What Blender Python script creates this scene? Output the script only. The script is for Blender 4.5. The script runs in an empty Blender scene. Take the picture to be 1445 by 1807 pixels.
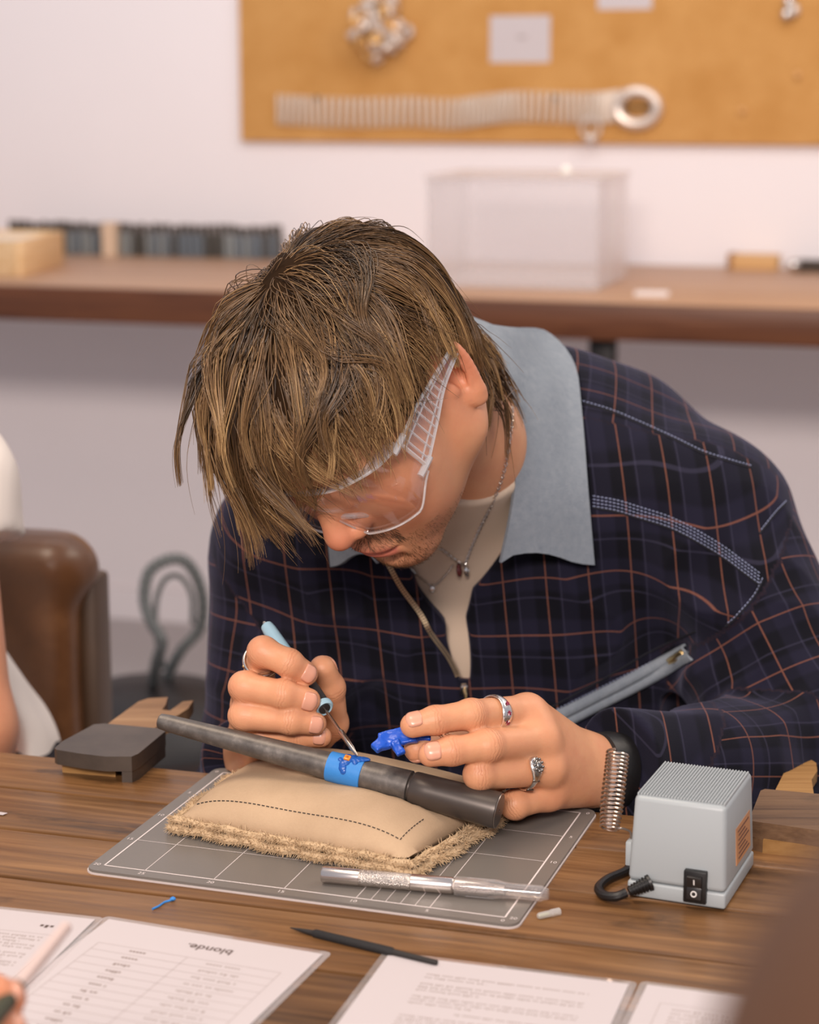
import bpy, bmesh, math, random
import numpy as np
from mathutils import Vector, Matrix, Quaternion

# ------------------------------------------------------------------ camera
W_PX, H_PX, F_PX = 1445.0, 1807.0, 3600.0
PITCH, CAM_H = 0.2051376, 0.5160138          # table top is z = 0, camera stands at x = y = 0
sc = bpy.context.scene
cam_data = bpy.data.cameras.new('camera')
cam = bpy.data.objects.new('camera', cam_data)
sc.collection.objects.link(cam)
cam.location = (0, 0, CAM_H)
cam.rotation_euler = (math.pi / 2 - PITCH, 0, 0)
cam_data.sensor_fit = 'VERTICAL'
cam_data.sensor_height = 36.0
cam_data.lens = F_PX / H_PX * 36.0
cam_data.clip_start = 0.02
cam_data.dof.use_dof = True
cam_data.dof.focus_distance = 1.42
cam_data.dof.aperture_fstop = cam_data.lens / 12.5
sc.camera = cam

# ------------------------------------------------------------------ world, lamps, exposure
world = bpy.data.worlds.new('room_light')
sc.world = world
world.use_nodes = True
world.node_tree.nodes['Background'].inputs[0].default_value = (0.86, 0.88, 1.0, 1)
world.node_tree.nodes['Background'].inputs[1].default_value = 0.56


def area(name, loc, target, sx, sy, power, col):
    l = bpy.data.lights.new(name, 'AREA')
    l.shape = 'RECTANGLE'
    l.size, l.size_y, l.energy, l.color = sx, sy, power, col
    o = bpy.data.objects.new(name, l)
    sc.collection.objects.link(o)
    o.location = loc
    o.rotation_euler = (Vector(target) - Vector(loc)).to_track_quat('-Z', 'Y').to_euler()
    return o


area('ceiling_lamp_bench', (-0.55, 1.25, 1.75), (0.0, 1.40, 0.1), 0.9, 0.5, 20, (1.0, 0.83, 0.66))
area('ceiling_lamp_right', (1.5, 2.0, 1.8), (0.2, 1.6, 0.1), 0.8, 0.8, 17, (1.0, 0.86, 0.72))
area('ceiling_lamp_back', (0.3, 2.9, 2.0), (0.3, 4.4, 0.3), 2.6, 0.5, 24, (1.0, 0.93, 0.90))
area('ceiling_lamp_behind', (-0.6, -2.2, 2.0), (0.0, 4.5, 0.0), 1.6, 0.5, 185, (1.0, 0.87, 0.80))
sc.view_settings.view_transform = 'Standard'
sc.view_settings.look = 'None'
sc.view_settings.gamma = 1.0
sc.view_settings.use_curve_mapping = False
sc.view_settings.exposure = -0.14
sc.cycles.use_denoising = True
sc.cycles.max_bounces = 10
sc.cycles.transparent_max_bounces = 24

# ------------------------------------------------------------------ small library
COL = sc.collection
CP, SP = math.cos(PITCH), math.sin(PITCH)


def ray(x, y):
    a, b = (x - W_PX / 2) / F_PX, (H_PX / 2 - y) / F_PX
    return np.array([a, CP + b * SP, -SP + b * CP])


def at(x, y, Y):                      # the point on the sight line of (x, y) standing Y metres away
    d = ray(x, y)
    return np.array([0, 0, CAM_H]) + d * (Y / d[1])


def on(x, y, z=0.0):                  # the point on the horizontal plane z
    d = ray(x, y)
    return np.array([0, 0, CAM_H]) + d * ((z - CAM_H) / d[2])


def tag(o, label=None, cat=None, group=None, kind=None):
    if label: o['label'] = label
    if cat: o['category'] = cat
    if group: o['group'] = group
    if kind: o['kind'] = kind
    return o


def empty(name, loc, label, cat, group=None, rz=0.0):
    o = bpy.data.objects.new(name, None)
    o.empty_display_size = 0.02
    COL.objects.link(o)
    o.location = loc
    o.rotation_euler = (0, 0, rz)
    tag(o, label, cat, group)
    return o


def mesh_obj(name, verts, faces, mat, parent=None, smooth=True, world=True):
    me = bpy.data.meshes.new(name)
    verts = np.asarray(verts, dtype=np.float64)
    if parent is not None and world:  # verts are given in world space: store them in the parent's space
        m = np.array(world_matrix(parent).inverted())
        verts = verts @ m[:3, :3].T + m[:3, 3]
    if isinstance(faces, np.ndarray):
        me.vertices.add(len(verts)); me.vertices.foreach_set('co', verts.astype(np.float32).ravel())
        n, k = faces.shape
        me.loops.add(n * k); me.loops.foreach_set('vertex_index', faces.astype(np.int32).ravel())
        me.polygons.add(n)
        me.polygons.foreach_set('loop_start', np.arange(0, n * k, k, dtype=np.int32))
        me.update(calc_edges=True)
    else:
        me.from_pydata([tuple(v) for v in verts], [], faces)
    if smooth: me.polygons.foreach_set('use_smooth', np.ones(len(me.polygons), dtype=bool))
    me.update()
    if mat: me.materials.append(mat)
    o = bpy.data.objects.new(name, me)
    COL.objects.link(o)
    if parent is not None: o.parent = parent
    return o


def world_matrix(o):
    m = Matrix.LocRotScale(o.location, o.rotation_euler, o.scale)
    return world_matrix(o.parent) @ m if o.parent else m


def attr(o, name, data, kind='FLOAT_COLOR'):
    a = o.data.attributes.new(name, kind, 'POINT')
    data = np.asarray(data, dtype=np.float32)
    if kind == 'FLOAT_COLOR':
        data = np.c_[data, np.ones(len(data), dtype=np.float32)] if data.shape[1] == 3 else data
        a.data.foreach_set('color', data.ravel())
    elif kind == 'FLOAT_VECTOR':
        a.data.foreach_set('vector', data.ravel())
    else:
        a.data.foreach_set('value', data.ravel())


class MB:                             # collects shapes, then links them as one mesh
    def __init__(self): self.v, self.f = [], []

    def add(self, v, f):
        n = len(self.v)
        self.v += [tuple(map(float, p)) for p in v]
        self.f += [tuple(i + n for i in q) for q in f]
        return self

    def box(self, c, s, rot=None, bevel=0.0, seg=2, taper=(1, 1)):
        bm = bmesh.new()
        bmesh.ops.create_cube(bm, size=1.0)
        for v in bm.verts:
            t = (taper if v.co.z > 0 else (1, 1))
            v.co = Vector((v.co.x * s[0] * t[0], v.co.y * s[1] * t[1], v.co.z * s[2]))
        if bevel: bmesh.ops.bevel(bm, geom=bm.edges[:] , offset=bevel, segments=seg, profile=0.5, affect='EDGES')
        bm.verts.index_update()
        R = np.eye(3) if rot is None else np.array(rot)
        v = np.array([p.co[:] for p in bm.verts]) @ R.T + np.array(c)
        self.add(v, [[p.index for p in f.verts] for f in bm.faces])
        bm.free()
        return self

    def tube(self, pts, r, n=8, caps=True, closed=False):
        pts = np.asarray(pts, float); m = len(pts)
        r = np.broadcast_to(np.asarray(r, float), (m,))
        if closed: tg = np.roll(pts, -1, 0) - np.roll(pts, 1, 0)
        else: tg = np.gradient(pts, axis=0)
        tg /= np.linalg.norm(tg, axis=1)[:, None] + 1e-12
        u = np.cross(tg[0], [0, 0, 1.0])
        if np.linalg.norm(u) < 1e-3: u = np.cross(tg[0], [0, 1.0, 0])
        u /= np.linalg.norm(u)
        v, f = [], []
        for i in range(m):
            u = u - tg[i] * (u @ tg[i]); u /= np.linalg.norm(u)
            w = np.cross(tg[i], u)
            for k in range(n):
                a = 2 * math.pi * k / n
                v.append(pts[i] + r[i] * (math.cos(a) * u + math.sin(a) * w))
        for i in range(m if closed else m - 1):
            j = (i + 1) % m
            for k in range(n):
                l = (k + 1) % n
                f.append((i * n + k, i * n + l, j * n + l, j * n + k))
        if caps and not closed:
            f.append(tuple(range(n - 1, -1, -1))); f.append(tuple((m - 1) * n + k for k in range(n)))
        return self.add(v, f)

    def lathe(self, prof, axis_o, axis_d, n=24, caps=True):      # prof: (distance along the axis, radius)
        d = np.asarray(axis_d, float); d /= np.linalg.norm(d)
        u = np.cross(d, [0, 0, 1.0])
        if np.linalg.norm(u) < 1e-3: u = np.cross(d, [0, 1.0, 0])
        u /= np.linalg.norm(u); w = np.cross(d, u)
        v, f = [], []
        for (t, r) in prof:
            for k in range(n):
                a = 2 * math.pi * k / n
                v.append(np.asarray(axis_o) + d * t + r * (math.cos(a) * u + math.sin(a) * w))
        for i in range(len(prof) - 1):
            for k in range(n):
                l = (k + 1) % n
                f.append((i * n + k, i * n + l, (i + 1) * n + l, (i + 1) * n + k))
        if caps:
            f.append(tuple(range(n - 1, -1, -1))); f.append(tuple((len(prof) - 1) * n + k for k in range(n)))
        return self.add(v, f)

    def prism(self, poly, z0, z1, frame=None):                    # poly in the frame's xy, extruded along its z
        n = len(poly)
        o, R = (np.zeros(3), np.eye(3)) if frame is None else frame
        v = [o + R @ np.array([x, y, z]) for z in (z0, z1) for (x, y) in poly]
        f = [tuple(range(n - 1, -1, -1)), tuple(range(n, 2 * n))]
        f += [(i, (i + 1) % n, n + (i + 1) % n, n + i) for i in range(n)]
        return self.add(v, f)

    def sphere(self, c, r, n=12, m=8, R=None):
        r = np.broadcast_to(np.asarray(r, float), (3,)); R = np.eye(3) if R is None else R
        v, f = [], []
        for i in range(m + 1):
            th = math.pi * i / m
            for k in range(n):
                a = 2 * math.pi * k / n
                v.append(np.asarray(c) + R @ (r * np.array([math.sin(th) * math.cos(a), math.sin(th) * math.sin(a), math.cos(th)])))
        for i in range(m):
            for k in range(n):
                l = (k + 1) % n
                f.append((i * n + k, (i + 1) * n + k, (i + 1) * n + l, i * n + l))
        return self.add(v, f)

    def build(self, name, mat, parent=None, smooth=True, sharp=35):
        o = mesh_obj(name, self.v, self.f, mat, parent, smooth)
        bm = bmesh.new(); bm.from_mesh(o.data)
        bmesh.ops.remove_doubles(bm, verts=bm.verts, dist=1e-6)
        bmesh.ops.dissolve_degenerate(bm, dist=1e-7, edges=bm.edges)
        bmesh.ops.recalc_face_normals(bm, faces=bm.faces)
        if smooth:
            lim = math.radians(sharp)
            for e in bm.edges:
                if len(e.link_faces) == 2 and e.calc_face_angle(0) > lim: e.smooth = False
        bm.to_mesh(o.data); bm.free()
        return o


def rounded(w, h, r, n=5):
    p = []
    for cx, cy, a0 in ((w / 2 - r, h / 2 - r, 0), (-w / 2 + r, h / 2 - r, 90), (-w / 2 + r, -h / 2 + r, 180), (w / 2 - r, -h / 2 + r, 270)):
        for i in range(n + 1):
            a = math.radians(a0 + 90 * i / n)
            p.append((cx + r * math.cos(a), cy + r * math.sin(a)))
    return p


def spline(pts, n):                   # Catmull-Rom through the points (any dimension)
    p = np.asarray(pts, float)
    p = np.vstack([2 * p[0] - p[1], p, 2 * p[-1] - p[-2]])
    m = len(p) - 3
    t = np.linspace(0, m, n); i = np.minimum(t.astype(int), m - 1); s = (t - i)[:, None]
    a, b, c, d = p[i], p[i + 1], p[i + 2], p[i + 3]
    return 0.5 * (2 * b + (c - a) * s + (2 * a - 5 * b + 4 * c - d) * s ** 2 + (3 * b - a - 3 * c + d) * s ** 3)


def rotz(a): return np.array([[math.cos(a), -math.sin(a), 0], [math.sin(a), math.cos(a), 0], [0, 0, 1]])


def frame_to(d, up=(0, 0, 1)):        # columns x, y, z with z along d
    z = np.asarray(d, float); z = z / np.linalg.norm(z)
    x = np.cross(up, z)
    if np.linalg.norm(x) < 1e-4: x = np.cross((0, 1, 0), z)
    x /= np.linalg.norm(x)
    return np.stack([x, np.cross(z, x), z], 1)


# ------------------------------------------------------------------ materials
class Mat:
    def __init__(self, name, rough=0.5, spec=0.5, col=(0.5, 0.5, 0.5), metal=0.0):
        self.m = bpy.data.materials.new(name); self.m.use_nodes = True
        self.t = self.m.node_tree; self.N = self.t.nodes; self.b = self.N['Principled BSDF']
        self.out = self.N['Material Output']
        self.set('Base Color', (*col, 1)); self.set('Roughness', rough); self.set('Metallic', metal)
        self.set('Specular IOR Level', spec)

    def set(self, k, v):
        if isinstance(v, bpy.types.NodeSocket): self.t.links.new(v, self.b.inputs[k])
        else: self.b.inputs[k].default_value = v
        return self

    def node(self, typ, ins=None, **kw):
        n = self.N.new(typ)
        for k, v in kw.items(): setattr(n, k, v)
        for k, v in (ins or {}).items():
            if isinstance(v, bpy.types.NodeSocket): self.t.links.new(v, n.inputs[k])
            else: n.inputs[k].default_value = v
        return n

    def coords(self, kind='Object', scale=(1, 1, 1), rot=(0, 0, 0)):
        tc = self.node('ShaderNodeTexCoord')
        return self.node('ShaderNodeMapping', {'Vector': tc.outputs[kind], 'Scale': scale, 'Rotation': rot}).outputs[0]

    def noise(self, vec, scale, detail=3, rough=0.55, dist=0.0):
        n = self.node('ShaderNodeTexNoise', {'Scale': scale, 'Detail': detail, 'Roughness': rough, 'Distortion': dist})
        if vec is not None: self.t.links.new(vec, n.inputs['Vector'])
        return n.outputs['Fac']

    def ramp(self, fac, stops):
        r = self.node('ShaderNodeValToRGB', {'Fac': fac})
        e = r.color_ramp.elements
        while len(e) < len(stops): e.new(0.5)
        for k, (p, c) in enumerate(stops):
            e[k].position = p; e[k].color = (*c, 1) if len(c) == 3 else c
        return r.outputs['Color']

    def mix(self, a, b, fac, blend='MIX'):
        n = self.node('ShaderNodeMix', data_type='RGBA', blend_type=blend)
        for k, v in ((0, fac), (6, a), (7, b)):
            if isinstance(v, bpy.types.NodeSocket): self.t.links.new(v, n.inputs[k])
            else: n.inputs[k].default_value = (*v, 1) if isinstance(v, tuple) and len(v) == 3 else v
        return n.outputs[2]

    def math(self, op, a, b=0.0, c=0.0):
        n = self.node('ShaderNodeMath', operation=op)
        for k, v in ((0, a), (1, b), (2, c)):
            if isinstance(v, bpy.types.NodeSocket): self.t.links.new(v, n.inputs[k])
            else: n.inputs[k].default_value = v
        return n.outputs[0]

    def bump(self, h, strength=0.3, dist=0.001):
        n = self.node('ShaderNodeBump', {'Height': h, 'Strength': strength, 'Distance': dist})
        self.set('Normal', n.outputs[0]); return self

    def attr(self, name, out='Color'):
        return self.node('ShaderNodeAttribute', attribute_name=name).outputs[out]


def srgb(r, g, b):
    return tuple((c / 255 / 12.92) if c / 255 <= 0.04045 else ((c / 255 + 0.055) / 1.055) ** 2.4 for c in (r, g, b))


def plain(name, rgb, rough=0.5, metal=0.0, spec=0.5, grain=0.0, scale=60.0, bump=0.0):
    m = Mat(name, rough, spec, srgb(*rgb), metal)
    if grain or bump:
        v = m.noise(m.coords(), scale, 4)
        c = srgb(*rgb)
        if grain:
            m.set('Base Color', m.mix(tuple(x * (1 - grain) for x in c), tuple(min(1, x * (1 + grain)) for x in c), v))
        if bump: m.bump(v, bump, 0.0006)
    return m.m


# ------------------------------------------------------------------ signed distance modelling
def _n(a): return np.sqrt((a * a).sum(-1))


def smin(a, b, k):
    if k <= 0: return np.minimum(a, b)
    h = np.maximum(k - np.abs(a - b), 0) / k
    return np.minimum(a, b) - h * h * k * 0.25


class Cone:                           # capsule whose radius runs from ra to rb
    def __init__(s, a, b, ra, rb=None, flat=None):
        s.a, s.b, s.ra, s.rb = np.asarray(a, float), np.asarray(b, float), ra, ra if rb is None else rb
        s.c = (s.a + s.b) / 2; s.R = np.linalg.norm(s.b - s.a) / 2 + max(s.ra, s.rb)
        s.flat = flat                 # (direction, factor): squashes the section along a direction

    def __call__(s, p):
        q = p - s.a; d = s.b - s.a
        h = np.clip((q @ d) / max(d @ d, 1e-12), 0, 1)
        w = q - h[:, None] * d
        if s.flat is not None:
            n, k = s.flat
            w = w + (w @ n)[:, None] * n * (k - 1)
        return _n(w) - (s.ra + (s.rb - s.ra) * h)


class Ell:
    def __init__(s, c, r, R=None):
        s.c, s.r = np.asarray(c, float), np.broadcast_to(np.asarray(r, float), (3,)).copy()
        s.M = np.eye(3) if R is None else np.asarray(R, float); s.R = s.r.max()

    def __call__(s, p):
        q = (p - s.c) @ s.M
        k0 = _n(q / s.r); k1 = _n(q / (s.r * s.r))
        return np.maximum(k0 * (k0 - 1) / np.maximum(k1, 1e-9), _n(q) - s.R)


class Box:                            # rounded box
    def __init__(s, c, half, r, R=None):
        s.c, s.h, s.r = np.asarray(c, float), np.asarray(half, float), r
        s.M = np.eye(3) if R is None else np.asarray(R, float); s.R = np.linalg.norm(s.h)

    def __call__(s, p):
        q = np.abs((p - s.c) @ s.M) - (s.h - s.r)
        return _n(np.maximum(q, 0)) + np.minimum(q.max(-1), 0) - s.r


class Fn:                             # any function, with its bounding ball
    def __init__(s, f, c, R): s.f, s.c, s.R = f, np.asarray(c, float), R
    def __call__(s, p): return s.f(p)


class Field:
    reach = 0.03                      # how far past its own blend a shape may still matter

    def __init__(s): s.ops = []; s.post = []

    def u(s, prim, k=0.0): s.ops.append((0, prim, k)); return s
    def cut(s, prim, k=0.0): s.ops.append((1, prim, k)); return s

    def chain(s, pts, rad, k=0.0, kin=0.0, flat=None):
        for i in range(len(pts) - 1): s.u(Cone(pts[i], pts[i + 1], rad[i], rad[i + 1], flat), k if i == 0 else max(kin, k * 0.0 + kin))
        return s

    def moved(s, R, t):               # the same field in another frame
        g = Field()
        R = np.asarray(R, float); t = np.asarray(t, float)
        for op, pr, k in s.ops:
            g.ops.append((op, Fn((lambda p, pr=pr: pr((p - t) @ R)), R @ pr.c + t, pr.R), k))
        return g

    def __call__(s, p, pick=None):
        d = np.full(len(p), 1.0)
        for op, pr, k in s.ops:
            v = pr(p)
            d = smin(d, v, k) if op == 0 else -smin(-d, v, k)
        for f in s.post: d = d + f(p)
        return d

    def mesh(s, vox, B=14, slack=1.6, keep=None):
        lo = np.min([pr.c - pr.R for op, pr, k in s.ops if op == 0], 0) - 4 * vox
        hi = np.max([pr.c + pr.R for op, pr, k in s.ops if op == 0], 0) + 4 * vox
        nb = np.ceil((hi - lo) / (vox * B)).astype(int)
        g = np.stack(np.meshgrid(*[np.arange(n) for n in nb], indexing='ij'), -1).reshape(-1, 3)
        ctr = lo + (g + 0.5) * vox * B
        rad = vox * B * 0.87
        if keep is not None:
            m = keep(ctr); g, ctr = g[m], ctr[m]
        d = np.concatenate([s(c) for c in np.array_split(ctr, max(1, len(ctr) // 40000))])
        sel = np.abs(d) < rad * slack
        g, ctr = g[sel], ctr[sel]
        n = B + 1
        loc = np.stack(np.meshgrid(*[np.arange(n)] * 3, indexing='ij'), -1).reshape(-1, 3)
        keys, pos, quads = [], [], []
        big = int(nb.max()) * B + 4
        def key(c): return (c[..., 0].astype(np.int64) * big + c[..., 1]) * big + c[..., 2]
        for ch in np.array_split(np.arange(len(g)), max(1, len(g) // 350)):
            base = g[ch] * B
            P = (lo + (base[:, None, :] + loc[None]) * vox)
            D = np.full((len(ch), n ** 3), 1.0)
            for op, pr, k in s.ops:
                m = np.nonzero(np.linalg.norm(ctr[ch] - pr.c, axis=1) < rad + pr.R + k + s.reach)[0]
                if len(m) == 0: continue
                v = pr(P[m].reshape(-1, 3)).reshape(len(m), -1)
                D[m] = smin(D[m], v, k) if op == 0 else -smin(-D[m], v, k)
            for f in s.post:
                near = np.nonzero(np.abs(D) < 0.03)
                D[near] += f(P[near])
            D = D.reshape(-1, n, n, n); S = D < 0
            c8 = [(a, b, c) for a in (0, 1) for b in (0, 1) for c in (0, 1)]
            cnt = sum(S[:, a:a + B, b:b + B, c:c + B].astype(np.int8) for a, b, c in c8)
            bi, i, j, k_ = np.nonzero((cnt > 0) & (cnt < 8))
            if len(bi) == 0: continue
            acc = np.zeros((len(bi), 3)); w = np.zeros(len(bi))
            for a in c8:
                for ax in range(3):
                    if a[ax]: continue
                    b = list(a); b[ax] = 1
                    va = D[bi, i + a[0], j + a[1], k_ + a[2]]; vb = D[bi, i + b[0], j + b[1], k_ + b[2]]
                    m = (va < 0) != (vb < 0)
                    t = np.where(m, va / np.where(m, va - vb, 1), 0)
                    q = np.tile(np.array(a, float), (len(bi), 1)); q[:, ax] += t
                    acc[m] += q[m]; w[m] += 1
            cell = base[bi] + np.stack([i, j, k_], 1)
            keys.append(key(cell)); pos.append(lo + (cell + acc / w[:, None]) * vox)
            for ax in range(3):
                o1, o2 = [(1, 2), (2, 0), (0, 1)][ax]
                sl = [slice(0, B)] * 3; s2 = list(sl); s2[ax] = slice(1, B + 1)
                A = S[(slice(None), *sl)]; Bv = S[(slice(None), *s2)]
                bi, i, j, k_ = np.nonzero(A != Bv)
                if len(bi) == 0: continue
                cell = base[bi] + np.stack([i, j, k_], 1)
                e1 = np.zeros(3, int); e1[o1] = 1; e2 = np.zeros(3, int); e2[o2] = 1
                q = np.stack([key(cell), key(cell - e1), key(cell - e1 - e2), key(cell - e2)], 1)
                fl = ~A[bi, i, j, k_]
                q[fl] = q[fl][:, ::-1]
                quads.append(q)
        keys = np.concatenate(keys); pos = np.concatenate(pos); quads = np.concatenate(quads)
        ks, idx = np.unique(keys, return_index=True)
        pos = pos[idx]
        ii = np.searchsorted(ks, quads); ii = np.minimum(ii, len(ks) - 1)
        ok = (ks[ii] == quads).all(1)
        return pos, ii[ok]

    def normal(s, p, e=5e-4):
        g = np.stack([s(p + np.eye(3)[i] * e) - s(p - np.eye(3)[i] * e) for i in range(3)], 1)
        return g / (np.linalg.norm(g, axis=1)[:, None] + 1e-12)


def vnoise(p, scale, seed=0):         # cheap smooth 3-D noise in -1..1
    rng = np.random.default_rng(seed)
    d = rng.normal(size=(7, 3)); d /= np.linalg.norm(d, axis=1)[:, None]
    fr = scale * (0.7 + 0.9 * rng.random(7)); ph = rng.random(7) * 6.28
    return np.sin((p @ d.T) * fr + ph).sum(1) / 3.2


def sstep(a, b, x):
    t = np.clip((x - a) / (b - a), 0, 1); return t * t * (3 - 2 * t)

# ------------------------------------------------------------------ the room (its walls and benches run 16.5 degrees off the camera)
RA = math.radians(-16.5)
RR = rotz(RA); E1, E2 = RR[:, 0], RR[:, 1]


def room(s, t, z): return E1 * s + E2 * t + np.array([0, 0, z])


def onplane(x, y, t):                 # where a sight line meets the upright plane t of the room
    d = ray(x, y); k = t / (d @ E2)
    return np.array([0, 0, CAM_H]) + d * k


WALL_T, FLOOR_Z, BENCH_Z = 4.42, -.75, .14
WALL = plain('white_wall_paint', (238, 230, 230), .75, grain=.02, scale=5)
FLOORM = plain('pale_concrete', (196, 190, 190), .55, grain=.08, scale=3)
tag(MB().box(room(0, WALL_T + .06, .75), (9, .12, 3.0), RR).build('wall_back', WALL, smooth=False), kind='structure')
tag(MB().box(room(0, 1.0, FLOOR_Z - .05), (9, 7.0, .10), RR).build('floor', FLOORM, smooth=False), kind='structure')
tag(MB().box(room(0, WALL_T - .006, FLOOR_Z + .04), (9, .012, .08), RR, .002).build('baseboard_back', WALL, smooth=False), kind='structure')


def wood(name, dark, mid, light, rough=.45, scale=1.0, along=0, stain=0.0, spec=.4):
    m = Mat(name, rough, spec)
    inf = m.node('ShaderNodeObjectInfo')
    off = m.node('ShaderNodeVectorMath', {0: m.node('ShaderNodeCombineXYZ', {0: inf.outputs['Random'], 1: inf.outputs['Random'], 2: inf.outputs['Random']}).outputs[0], 1: (13.1, 7.7, 5.3)}, operation='MULTIPLY').outputs[0]
    sc_ = [14 * scale] * 3; sc_[along] = 1.1 * scale
    v = m.node('ShaderNodeVectorMath', {0: m.coords('Object', sc_), 1: off}, operation='ADD').outputs[0]
    n1 = m.noise(v, 2.2, 6, .62, .6)
    sc2 = [120 * scale] * 3; sc2[along] = 4 * scale
    v2 = m.node('ShaderNodeVectorMath', {0: m.coords('Object', sc2), 1: off}, operation='ADD').outputs[0]
    n2 = m.noise(v2, 1.6, 4, .6)
    c = m.ramp(m.math('ADD', m.math('MULTIPLY', n1, .62), m.math('MULTIPLY', n2, .38)), [(.30, dark), (.48, mid), (.68, light)])
    tone = m.node('ShaderNodeMapRange', {0: inf.outputs['Random'], 1: 0., 2: 1., 3: .76, 4: 1.22}).outputs[0]
    c = m.mix((0, 0, 0), c, 1.0) if False else m.node('ShaderNodeVectorMath', {0: c, 3: tone}, operation='SCALE').outputs[0]
    if stain:
        k = m.noise(m.node('ShaderNodeVectorMath', {0: m.coords('Object', (7, 16, 7)), 1: off}, operation='ADD').outputs[0], 1.6, 5, .65, .4)
        k = m.node('ShaderNodeMapRange', {0: k, 1: .60, 2: .74, 3: 0., 4: stain}).outputs[0]
        c = m.mix(c, tuple(x * .35 for x in dark), k)
    m.set('Base Color', c)
    m.set('Roughness', m.math('ADD', rough - .12, m.math('MULTIPLY', n2, .26)))
    m.bump(m.math('ADD', m.math('MULTIPLY', n2, .7), m.math('MULTIPLY', n1, .3)), .22, .0012)
    return m.m


TABLE_W = wood('dark_table_wood', srgb(58, 38, 21), srgb(106, 73, 42), srgb(144, 105, 66), .38, stain=.75)
BENCH_W = wood('red_brown_bench_wood', srgb(68, 36, 18), srgb(94, 52, 28), srgb(116, 68, 38), .40)
BTOP_W = wood('lit_bench_top', srgb(150, 112, 86), srgb(182, 142, 112), srgb(204, 166, 134), .45)  # paler than the rail: light reflecting off the top is put into the colour
IRON = plain('black_iron', (38, 36, 36), .5, .6)

# worktable: planks with open joints
table = empty('work_table', room(.10, 1.02, FLOOR_Z), 'long worktable of dark stained planks that everything in front lies on', 'table', rz=RA)
edges = [1.392, 1.317, 1.2376, 1.156, 1.076, .995, .914, .833, .752, .671, .590]
for i in range(len(edges) - 1):
    t1, t0 = edges[i], edges[i + 1]
    b = MB().box((0, 0, 0), (2.7, (t1 - t0) - .0035, .034), bevel=.0016, seg=2).build('plank', TABLE_W, None)
    b.location = (.12, (t0 + t1) / 2 - 1.02, -FLOOR_Z - .017); b.parent = table
for s in (-1.1, 1.3):
    for t in (.66, 1.33):
        MB().box((s - .10, t - 1.02, (-FLOOR_Z - .034) / 2), (.06, .06, -FLOOR_Z - .034), bevel=.003).build('leg', IRON, None).parent = table
MB().box((.0, .285, -FLOOR_Z - .062), (2.4, .03, .055), bevel=.002).build('apron', TABLE_W, None).parent = table
MB().box((.0, -.36, -FLOOR_Z - .062), (2.4, .03, .055), bevel=.002).build('apron', TABLE_W, None).parent = table

# bench along the back wall
bench = empty('wall_bench', room(0, 3.97, FLOOR_Z), 'long red-brown wooden bench standing against the white back wall', 'bench', rz=RA)
bh = BENCH_Z - FLOOR_Z
MB().box((-.8, .03, bh - .008), (6.4, .80, .016), bevel=.002).build('bench_top', BTOP_W, None).parent = bench
MB().box((-.8, -.36, bh - .0345), (6.4, .045, .066), bevel=.003).build('front_rail', BENCH_W, None).parent = bench
MB().box((-.8, .40, bh - .046), (6.4, .04, .06), bevel=.003).build('back_rail', BENCH_W, None).parent = bench
for px in (-560, 1068, 2400):
    s = (onplane(px, 700, 3.70)) @ E1
    MB().box((s, -.30, (bh - .07) / 2), (.045, .045, bh - .07), bevel=.002).build('leg', IRON, None).parent = bench

# cork board
CORK = Mat('cork', .85, .15)
cv = CORK.coords()
c = CORK.ramp(CORK.noise(cv, 9, 5, .6), [(.3, srgb(196, 144, 80)), (.7, srgb(214, 164, 100))])
CORK.set('Base Color', CORK.mix(c, srgb(150, 92, 40), CORK.math('MULTIPLY', CORK.noise(cv, 160, 3, .7), .45)))
CORK.bump(CORK.noise(cv, 220, 3), .4, .001)
cb0 = onplane(430, 248, WALL_T)
cs, cz = cb0 @ E1, cb0[2]
board = MB().box((.80, -.008, .45), (1.60, .016, .90), bevel=.001).build('cork_board', CORK.m, None, smooth=False)
board.location = room(cs, WALL_T - .0015, cz); board.rotation_euler = (0, 0, RA)
tag(board, 'wide orange-brown cork board hung on the white wall', 'board')

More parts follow.
